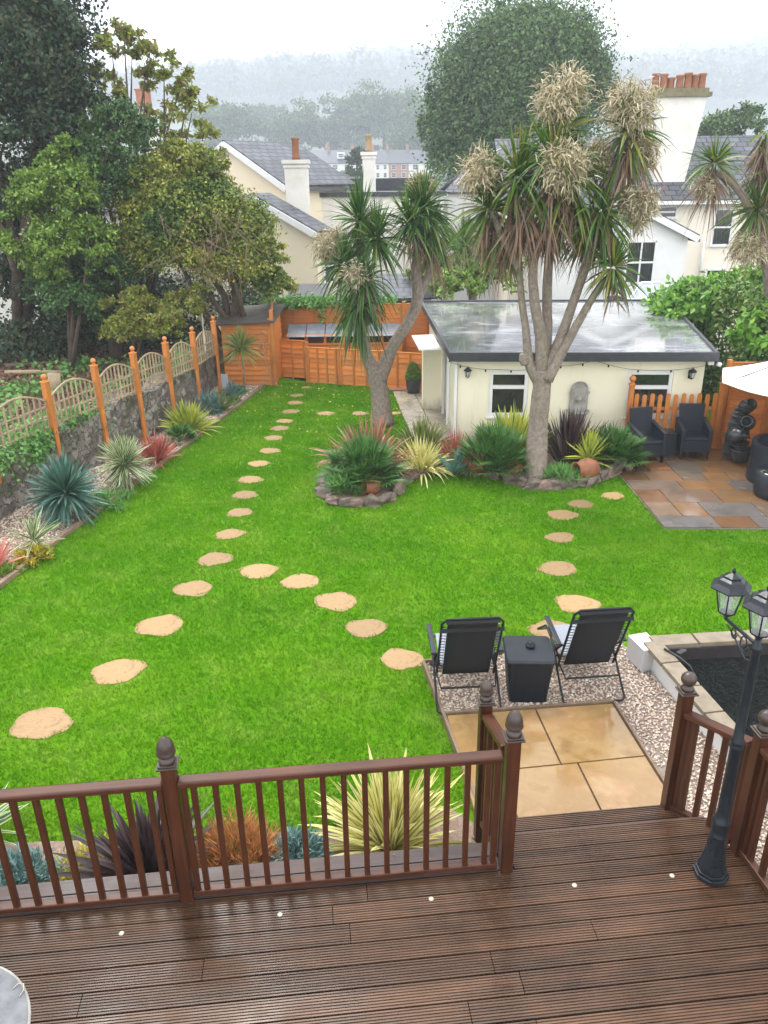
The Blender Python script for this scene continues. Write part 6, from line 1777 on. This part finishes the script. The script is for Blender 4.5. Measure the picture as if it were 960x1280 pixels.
# near corner is at right end of gable: shift local x by -w
sub = bpy.data.objects.new('main_block', None); 
w_ = 5.6
def gable_at(par, xo, yo, **k):
    before = set(par.children); gable(par, **k)
    for ch in set(par.children) - before: ch.location.x += xo; ch.location.y += yo
gable_at(h1, -w_, 0, w=w_, l=3.4, ze=hg, zr=at(277, 182, 32).z + 2, z0=0, wm=MAT['cream_house'])
c1 = at(395, 291, 26.5)
h1b = thing('cream_house_wing', 'lower cream gabled wing in front of the cream house', 'house', (c1.x, c1.y, -2), rot)
gable_at(h1b, -5.2, 0, w=5.2, l=.35, ze=c1.z + 2, zr=at(322, 248, 28.5).z + 2, z0=0, wm=MAT['cream_house'])
win(h1b, (.04, .5, c1.z + .95), .5, 1.1, R(90)); 
def chimney(name, label, px, py_top, py_bot, Y, w, potn=1, potc='pot_clay', cap=True, wm='white_dirty', poth=.45, d=None, par=None):
    t = at(px, py_top, Y); b = at(px, py_bot, Y); z0 = b.z - 2
    e = thing(name, label, 'chimney', (t.x, t.y, z0)); H = t.z - z0; d = d or w * .8
    mb = MB(); mb.box((0, 0, H / 2), (w, d, H)); mb.build('stack', MAT[wm], e)
    mb = MB(); mb.box((0, 0, H - .06), (w + .14, d + .14, .12)); mb.box((0, 0, H - .2), (w + .07, d + .07, .08)); mb.build('cap', MAT[wm], e)
    for k in range(potn):
        x = (k - (potn - 1) / 2) * (w * .85 / max(potn, 1)); hh = poth * random.uniform(.8, 1.1)
        mb = MB(); mb.lathe([(.14, 0), (.12, .1), (.11, hh - .08), (.14, hh - .05), (.14, hh), (.09, hh), (.08, hh - .2)], (x, 0, H), 14); mb.build('pot', MAT[potc], e)
    return e
chimney('house_chimney', 'white chimney with one tall orange pot on the cream house', 370, 200, 290, 28.5, .75, 1, 'pot_clay', True, 'white_dirty', .65)
chimney('house_chimney', 'slim white chimney with tall buff pot beside the palm crown', 461, 190, 240, 33, .5, 1, 'buffpot', True, 'white_dirty', .75)
chimney('house_chimney', 'brick topped chimney seen through the sparse tree', 181, 135, 170, 36, .6, 0, 'pot_clay', True, 'white_dirty')
ft = at(181, 134, 36); mb = MB(); 
e_ = [o for o in bpy.data.objects if o.get('label', '').startswith('brick topped')][0]; Ht = ft.z - e_.location.z
mb.box((0, 0, Ht + .3), (.5, .45, .6)); mb.box((0, 0, Ht + .62), (.58, .52, .06)); mb.lathe([(.12, 0), (.1, .25), (.12, .27)], (0, 0, Ht + .65), 12); mb.build('brick_top', MAT['brick'], e_)
# flat parapet block
f0 = at(365, 240, 31.5); f1 = at(455, 240, 31.5)
fb = thing('parapet_house', 'white flat roofed house part between the two chimneys', 'house', (f0.x, f0.y, -2.5))
Hf = f0.z + 2.3; Wf = f1.x - f0.x + 3
mb = MB(); mb.box((Wf / 2, 2.5, Hf / 2), (Wf, 5, Hf)); mb.build('wall', MAT['white_dirty'], fb)
mb = MB(); mb.box((Wf / 2, 2.5, Hf + .08), (Wf + .2, 5.2, .16)); mb.box((Wf / 2 + 1, 4.5, Hf + .4), (Wf - 2, .3, .5)); mb.build('roof', MAT['felt'], fb)
# low lean roofs behind back fence
lr = at(385, 372, 24); t_ = thing('lean_to', 'low grey roofed cream lean to behind the back fence', 'outbuilding', (lr.x, 24, -.3))
mb = MB(); mb.box((0, .6, .85 + .3), (1.0, 1.3, lr.z + .1)); mb.build('wall', MAT['cream_house'], t_)
mb = MB(); mb.slab([(-.65, -.2, lr.z + .35), (.65, -.2, lr.z + .35), (.55, .9, lr.z + .6), (-.5, .9, lr.z + .6)], .05); mb.build('roof', MAT['felt'], t_)
sr_ = at(505, 372, 24.5); t_ = thing('slate_shed', 'dark shed with small blue slate roof behind the back fence', 'shed', (sr_.x, 24.5, -.3))
zt_ = sr_.z + .3
mb = MB(); mb.box((0, .8, zt_ / 2 - .05), (1.7, 1.5, zt_ - .1)); mb.build('wall', MAT['felt'], t_)
mb = MB(); mb.slab([(-1.0, -.1, zt_), (1.1, -.1, zt_), (1.1, 1.6, zt_ + .55), (-1.0, 1.6, zt_ + .55)], .06); o = mb.build('roof', MAT['slate_far'], t_); roof_uv(o)

# white house (right)
Yw = 30
e0 = at(640, 247, Yw); e1_ = at(1010, 247, Yw); ez_ = e1_.z; r0 = at(870, 170, Yw + 3)
wh = thing('white_house', 'large cream and white house with slate roof behind the garage', 'house', (e0.x, Yw, -2))
WL = e1_.x - e0.x + 3; zE = ez_ + 2; zR = r0.z + 2
mb = MB(); mb.box((WL / 2, 3, zE / 2), (WL, 6, zE)); mb.build('wall', MAT['pink_house'], wh)
mb = MB(); mb.slab([(-.3, -.35, zE), (WL + .3, -.35, zE), (WL + .3, 3, zR), (-.3, 3, zR)], .1); o = mb.build('roof', MAT['slate'], wh); roof_uv(o)
mb = MB(); mb.slab([(-.3, 3, zR), (WL + .3, 3, zR), (WL + .3, 6.35, zE), (-.3, 6.35, zE)], .1); o = mb.build('roof', MAT['slate'], wh); roof_uv(o)
mb = MB(); mb.beam((-.3, -.4, zE - .1), (WL + .3, -.4, zE - .1), .1, .12); mb.build('gutter', MAT['white'], wh)
def wpt(px, py, Y): p = at(px, py, Y); return (p.x - e0.x, Y - Yw, p.z + 2)
q = wpt(903, 284, Yw - .03); win(wh, q, .68, 1.25); q = wpt(893, 347, Yw - .03); win(wh, q, .7, .6)
q = wpt(832, 265, Yw - .03); win(wh, q, .8, .4)
mb = MB(); a_ = wpt(880, 300, Yw - .1); b_ = wpt(876, 350, Yw - .1); mb.tube([(a_[0], -.15, a_[2]), (a_[0], -.12, b_[2])], .05, 8); mb.build('downpipe', MAT['white'], wh)
# gabled white wing
g1 = at(868, 297, 27); ap = at(775, 250, 27)
wg = thing('white_gable_wing', 'white gabled wing with a barred window in front of the white house', 'house', (0, 27, -2))
halfw = g1.x - ap.x - .2
wg.location = (ap.x - halfw, 27, -2)
gable(wg, 2 * halfw, 3.0, g1.z + 2 + .05, ap.z + 2, 0, MAT['white'])
q = at(800, 328, 26.95); win(wg, (q.x - wg.location.x, -.04, q.z + 2), .95, 1.35, mullion=1)
# left wing white
g2 = at(560, 240, 34); wl_ = thing('white_house_wing', 'plain white wing with slate roof seen left of the tall palm', 'house', (g2.x, 34, -2))
mb = MB(); mb.box((2.4, 2, (g2.z + 2) / 2), (4.8, 4, g2.z + 2)); mb.build('wall', MAT['white'], wl_)
mb = MB(); mb.slab([(-.2, -.2, g2.z + 2), (5, -.2, g2.z + 2), (5, 2, g2.z + 3.0), (1.0, 2, g2.z + 3.0)], .08); o = mb.build('roof', MAT['slate'], wl_); roof_uv(o)
mb = MB(); mb.slab([(5, 4.2, g2.z + 2), (-.2, 4.2, g2.z + 2), (1.0, 2.002, g2.z + 3.0), (5, 2.002, g2.z + 3.0)], .08); o = mb.build('roof', MAT['slate'], wl_); roof_uv(o)
# big flared chimney
ct = at(846, 122, 31); cb_ = at(846, 205, 31)
ch = thing('house_chimney', 'broad white flared chimney with a row of terracotta pots on the white house', 'chimney', (ct.x, 31, cb_.z - 1.5))
H = ct.z - cb_.z + 1.5
mb = MB(); mb.hexa([(-.55, -.45, 0), (.35, -.45, 0), (.35, .5, 0), (-.55, .5, 0)], [(-.85, -.5, H), (.9, -.5, H), (.9, .55, H), (-.85, .55, H)]); mb.build('stack', MAT['white_dirty'], ch)
mb = MB(); mb.box((.02, .02, H + .05), (2.0, 1.25, .14)); mb.box((.02, .02, H + .18), (1.8, 1.1, .14)); mb.build('cap', mat('mossy_cap', (.12, .11, .045), (.22, .19, .12), 6, .9, .6), ch)
for k in range(7):
    hh = random.uniform(.32, .55); mb = MB(); mb.lathe([(.15, 0), (.13, .1), (.12, hh - .1), (.15, hh - .06), (.15, hh), (.1, hh), (.09, hh - .2)], (-.78 + k * .27, random.uniform(-.15, .15), H + .25), 12); mb.build('pot', MAT['pot_clay'], ch)
# conservatory lantern roof
cl = at(822, 378, 24); cv = thing('glass_lantern', 'white framed glass roof lantern behind the garage roof', 'roof lantern', (cl.x, 24, -.5))
zc = cl.z + .5; mb = MB(); mb.box((0, .8, zc / 2), (2.2, 1.6, zc)); mb.build('base', MAT['felt'], cv)
mb = MB(); cn_ = [(-.85, .1, zc + .08), (.85, .1, zc + .08), (.85, 1.4, zc + .08), (-.85, 1.4, zc + .08)]; rd = [(-.3, .75, zc + .5), (.3, .75, zc + .5)]
for i in range(4): mb.tube([cn_[i], cn_[(i + 1) % 4]], .04, 6)
for a_, b_ in [(0, 0), (1, 1), (2, 1), (3, 0)]: mb.tube([cn_[a_], rd[b_]], .03, 6)
mb.tube(rd, .035, 6); mb.tube([(0, .1, zc + .08), (0, .75, zc + .5)], .025, 6); mb.build('frame', MAT['white'], cv)
mb = MB(); mb.add([cn_[0], cn_[1], cn_[2], cn_[3], rd[0], rd[1]], [(0, 1, 5, 4), (1, 2, 5), (2, 3, 4, 5), (3, 0, 4)]); mb.build('pane', mat('grey_glass', (.35, .38, .4), (.28, .3, .32), 2, .08), cv)
# flat black roof piece right of garage
fr = at(822, 383, 22.5)
# grey house at left behind trees
g0 = at(-30, 300, 29); gh = thing('grey_house', 'grey weathered house glimpsed behind the dark trees at left', 'house', (g0.x - 2, 29, -.5))
zt_ = at(0, 265, 29).z + .5
mb = MB(); mb.box((4.2, 2.5, zt_ / 2), (8.4, 5, zt_)); mb.build('wall', MAT['white_dirty'], gh)
mb = MB(); mb.slab([(-.3, -.3, zt_), (8.7, -.3, zt_), (8.7, 2.5, zt_ + 1.6), (-.3, 2.5, zt_ + 1.6)], .1); o = mb.build('roof', MAT['slate'], gh); roof_uv(o)
q = at(42, 312, 28.97); win(gh, (q.x - gh.location.x, -.04, q.z + .5), .85, 1.15, mullion=1)
q = at(125, 318, 28.97); win(gh, (q.x - gh.location.x, -.04, q.z + .5), .7, .9, mullion=1)

# far terrace
def far_house(name, label, px0, px1, pyt, pye, pyb, Y, wm, group=None, bays=2, floors=2, dorm=False, flat=False, red=False):
    a = at(px0, pyb, Y); b = at(px1, pyb, Y); w = b.x - a.x; zt = at(px0, pye, Y).z; zr = at(px0, pyt, Y).z; z0 = a.z - 3
    o = thing(name, label, 'house', (a.x, Y, z0), 0, group)
    mb = MB(); mb.box((w / 2, 4, (zt - z0) / 2), (w, 8, zt - z0)); mb.build('wall', wm, o)
    if flat:
        mb = MB(); mb.box((w / 2, 4, zt - z0 + .15), (w + .4, 8.4, .3)); mb.build('roof', MAT['white'], o)
    else:
        mb = MB(); h0, h1 = zt - z0, zr - z0; mb.slab([(-.1, -.4, h0), (w + .1, -.4, h0), (w + .1, 4, h1), (-.1, 4, h1)], .15); r_ = mb.build('roof', MAT['slate_far'], o); roof_uv(r_)
        mb = MB(); mb.box((w - .3, 4, h1 + .5), (.7, 1, 1.8)); mb.build('chimney', MAT['brick'], o)
    hh = (zt - z0 - 3)
    for fl in range(floors):
        for k in range(bays):
            ww = w / bays * .42; win(o, (w * (k + .5) / bays, -.02, 3 + hh * (fl + .5) / floors), ww, min(hh / floors * .6, 1.7), bars=True)
    if dorm: mb = MB(); mb.box((w * .5, .8, (zt + zr) / 2 - z0 + .2), (w * .3, 1.4, 1.6)); mb.build('dormer', MAT['white'], o); win(o, (w * .5, .05, (zt + zr) / 2 - z0 + .2), w * .22, 1.0)
    return o
Wm, Br = MAT['white_dirty'], MAT['brick']
tg = 'terraced houses across the valley'
for i, (a, b, wm, dm, lb_) in enumerate([(383, 412, Wm, False, 'white terraced house at the left end of the far row'), (412, 442, Wm, True, 'white terraced house with a dormer in the far row'), (442, 468, Wm, False, 'white terraced house hidden behind the slim chimney'), (468, 486, Wm, False, 'white bay fronted terraced house left of the brick one'), (486, 511, Br, False, 'red brick terraced house in the far row'), (511, 545, Wm, False, 'white terraced house right of the brick one')]):
    far_house('terraced_house', lb_, a, b, 187, 204, 224, 240, wm, tg, 2, 2, dm)
far_house('far_villa', 'small white villa among trees on the hillside', 311, 336, 157, 166, 181, 516, Wm, None, 3, 2)
far_house('hillside_building', 'white flat roofed building high on the misty hill', 374, 406, 126, 127, 148, 708, MAT['white'], None, 3, 2, flat=True)
far_house('hillside_building', 'white flat roofed building beside the big round tree on the hill', 493, 520, 129, 130, 140, 708, MAT['white'], None, 3, 1, flat=True)
far_house('far_villa', 'small white house below the trees left of the terrace', 365, 384, 205, 212, 226, 260, Wm, None, 2, 1)
far_house('far_villa', 'pale house at left of hillside behind the sparse tree', 262, 285, 186, 195, 215, 420, Wm, None, 2, 1)

# mid distance rounded trees
for i, (px, py, Y, rx, rz, lb_) in enumerate([(283, 165, 279, 13.6, 10.9, 'misty round tree left of the hillside villa'), (362, 174, 284, 12, 8.8, 'misty round tree behind the left of the terrace'), (430, 163, 290, 13.8, 11.1, 'large misty tree behind the middle of the terrace'), (480, 158, 290, 16.2, 12.8, 'large misty tree behind the brick terraced house'), (330, 200, 256, 7.0, 4.1, 'small misty tree low at the left of the far terrace'), (530, 175, 262, 11.0, 9.7, 'misty tree touching the big round tree'), (440, 222, 225, 5, .8, 'low bushes in front of the far terrace'), (335, 150, 340, 8, 6, 'faint misty tree below the hillside building')]):
    p = at(px, py, Y); bs = Vector((p.x, Y, hgt(p.x, Y)))
    leaf_tree('misty_tree', lb_, bs, [(p.x + random.uniform(-.5, .5) * rx, Y + random.uniform(-.3, .3) * rx, p.z + random.uniform(-.35, .35) * rz, rx * random.uniform(.45, .7), rx * .6, rz * random.uniform(.5, .8)) for _ in range(8)] + [(p.x + random.uniform(-.8, .8) * rx, Y - rx * .3, bs.z + (p.z - bs.z) * random.uniform(.2, .6), rx * .5, rx * .4, max(rz * .35, 2)) for _ in range(5)], 13000, 1.0, 'bigtree', [([bs, Vector((p.x, Y, p.z))], [1., .4])])
# far woodland on the hill
nT = 3400
Yt = 640 + 940 * rng.random(nT); X = rng.uniform(-1, 1, nT) * (Yt * .6 + 60)
Z = hgt(X, Yt); rad = 9 + 9 * rng.random(nT)
m_per = 75
dd = unit(rng.normal(0, 1, (nT, m_per, 3))); dd[..., 2] = np.abs(dd[..., 2])
P_ = np.stack([X, Yt, Z + rad * .8], -1)[:, None, :] + dd * rad[:, None, None] * (1 - .3 * rng.random((nT, m_per, 1))) * [1, 1, 1.25]
V, Q, u = leaf_quads(P_.reshape(-1, 3), 4.6, dd.reshape(-1, 3), .5, .9)
tag(np_mesh('far_woodland', V, Q, LM['far']), 'wooded hillside fading into the mist', 'woodland', kind='stuff')

# tabletop lower left
c = G(44, 1262, 1.15); rt_ = .42; cc = Vector((c.x - rt_ * .98, c.y - .17, 0))
tb_ = thing('round_table', 'round mottled grey bistro table at the lower left corner on the deck', 'table', (cc.x, cc.y, DZ))
mb = MB(); mb.lathe([(rt_ - .01, .62), (rt_, .63), (rt_, .645), (rt_ - .01, .655), (.01, .656)], (0, 0, 0), 48); mb.build('top', MAT['marble'], tb_)
mb = MB(); mb.lathe([(rt_ + .004, .625), (rt_ + .006, .64), (rt_ + .004, .65)], (0, 0, 0), 48); mb.build('rim', MAT['stonegrey'], tb_)
mb = MB(); mb.tube([(rt_ - .16, rt_ - .15, .658), (rt_ - .14, rt_ - .125, .665), (rt_ - .11, rt_ - .13, .668), (rt_ - .10, rt_ - .16, .665), (rt_ - .11, rt_ - .19, .658)], .0025, 6); mb.build('wire_clip', MAT['disc'], tb_)
for k in range(3):
    a = R(120 * k + 20); mb = MB(); mb.tube([(.25 * math.cos(a), .25 * math.sin(a), .62), (.12 * math.cos(a), .12 * math.sin(a), .35), (.36 * math.cos(a), .36 * math.sin(a), .012)], .011, 8); mb.build('leg', MAT['blackmetal'], tb_)

# ------------------------------------------------------------------ haze
mb = MB(); mb.box((0, 930, 124), (3200, 2000, 272))
hm = bpy.data.materials.new('haze_air'); hm.use_nodes = True
hn = hm.node_tree.nodes; hn.clear()
ho_ = hn.new('ShaderNodeOutputMaterial'); pv = hn.new('ShaderNodeVolumePrincipled')
pv.inputs['Color'].default_value = (.84, .89, 1.0, 1); pv.inputs['Density'].default_value = .00125; pv.inputs['Anisotropy'].default_value = .2
hm.node_tree.links.new(pv.outputs[0], ho_.inputs['Volume'])
tag(mb.build('haze', hm), 'pale misty air over the whole valley', 'haze', kind='stuff')
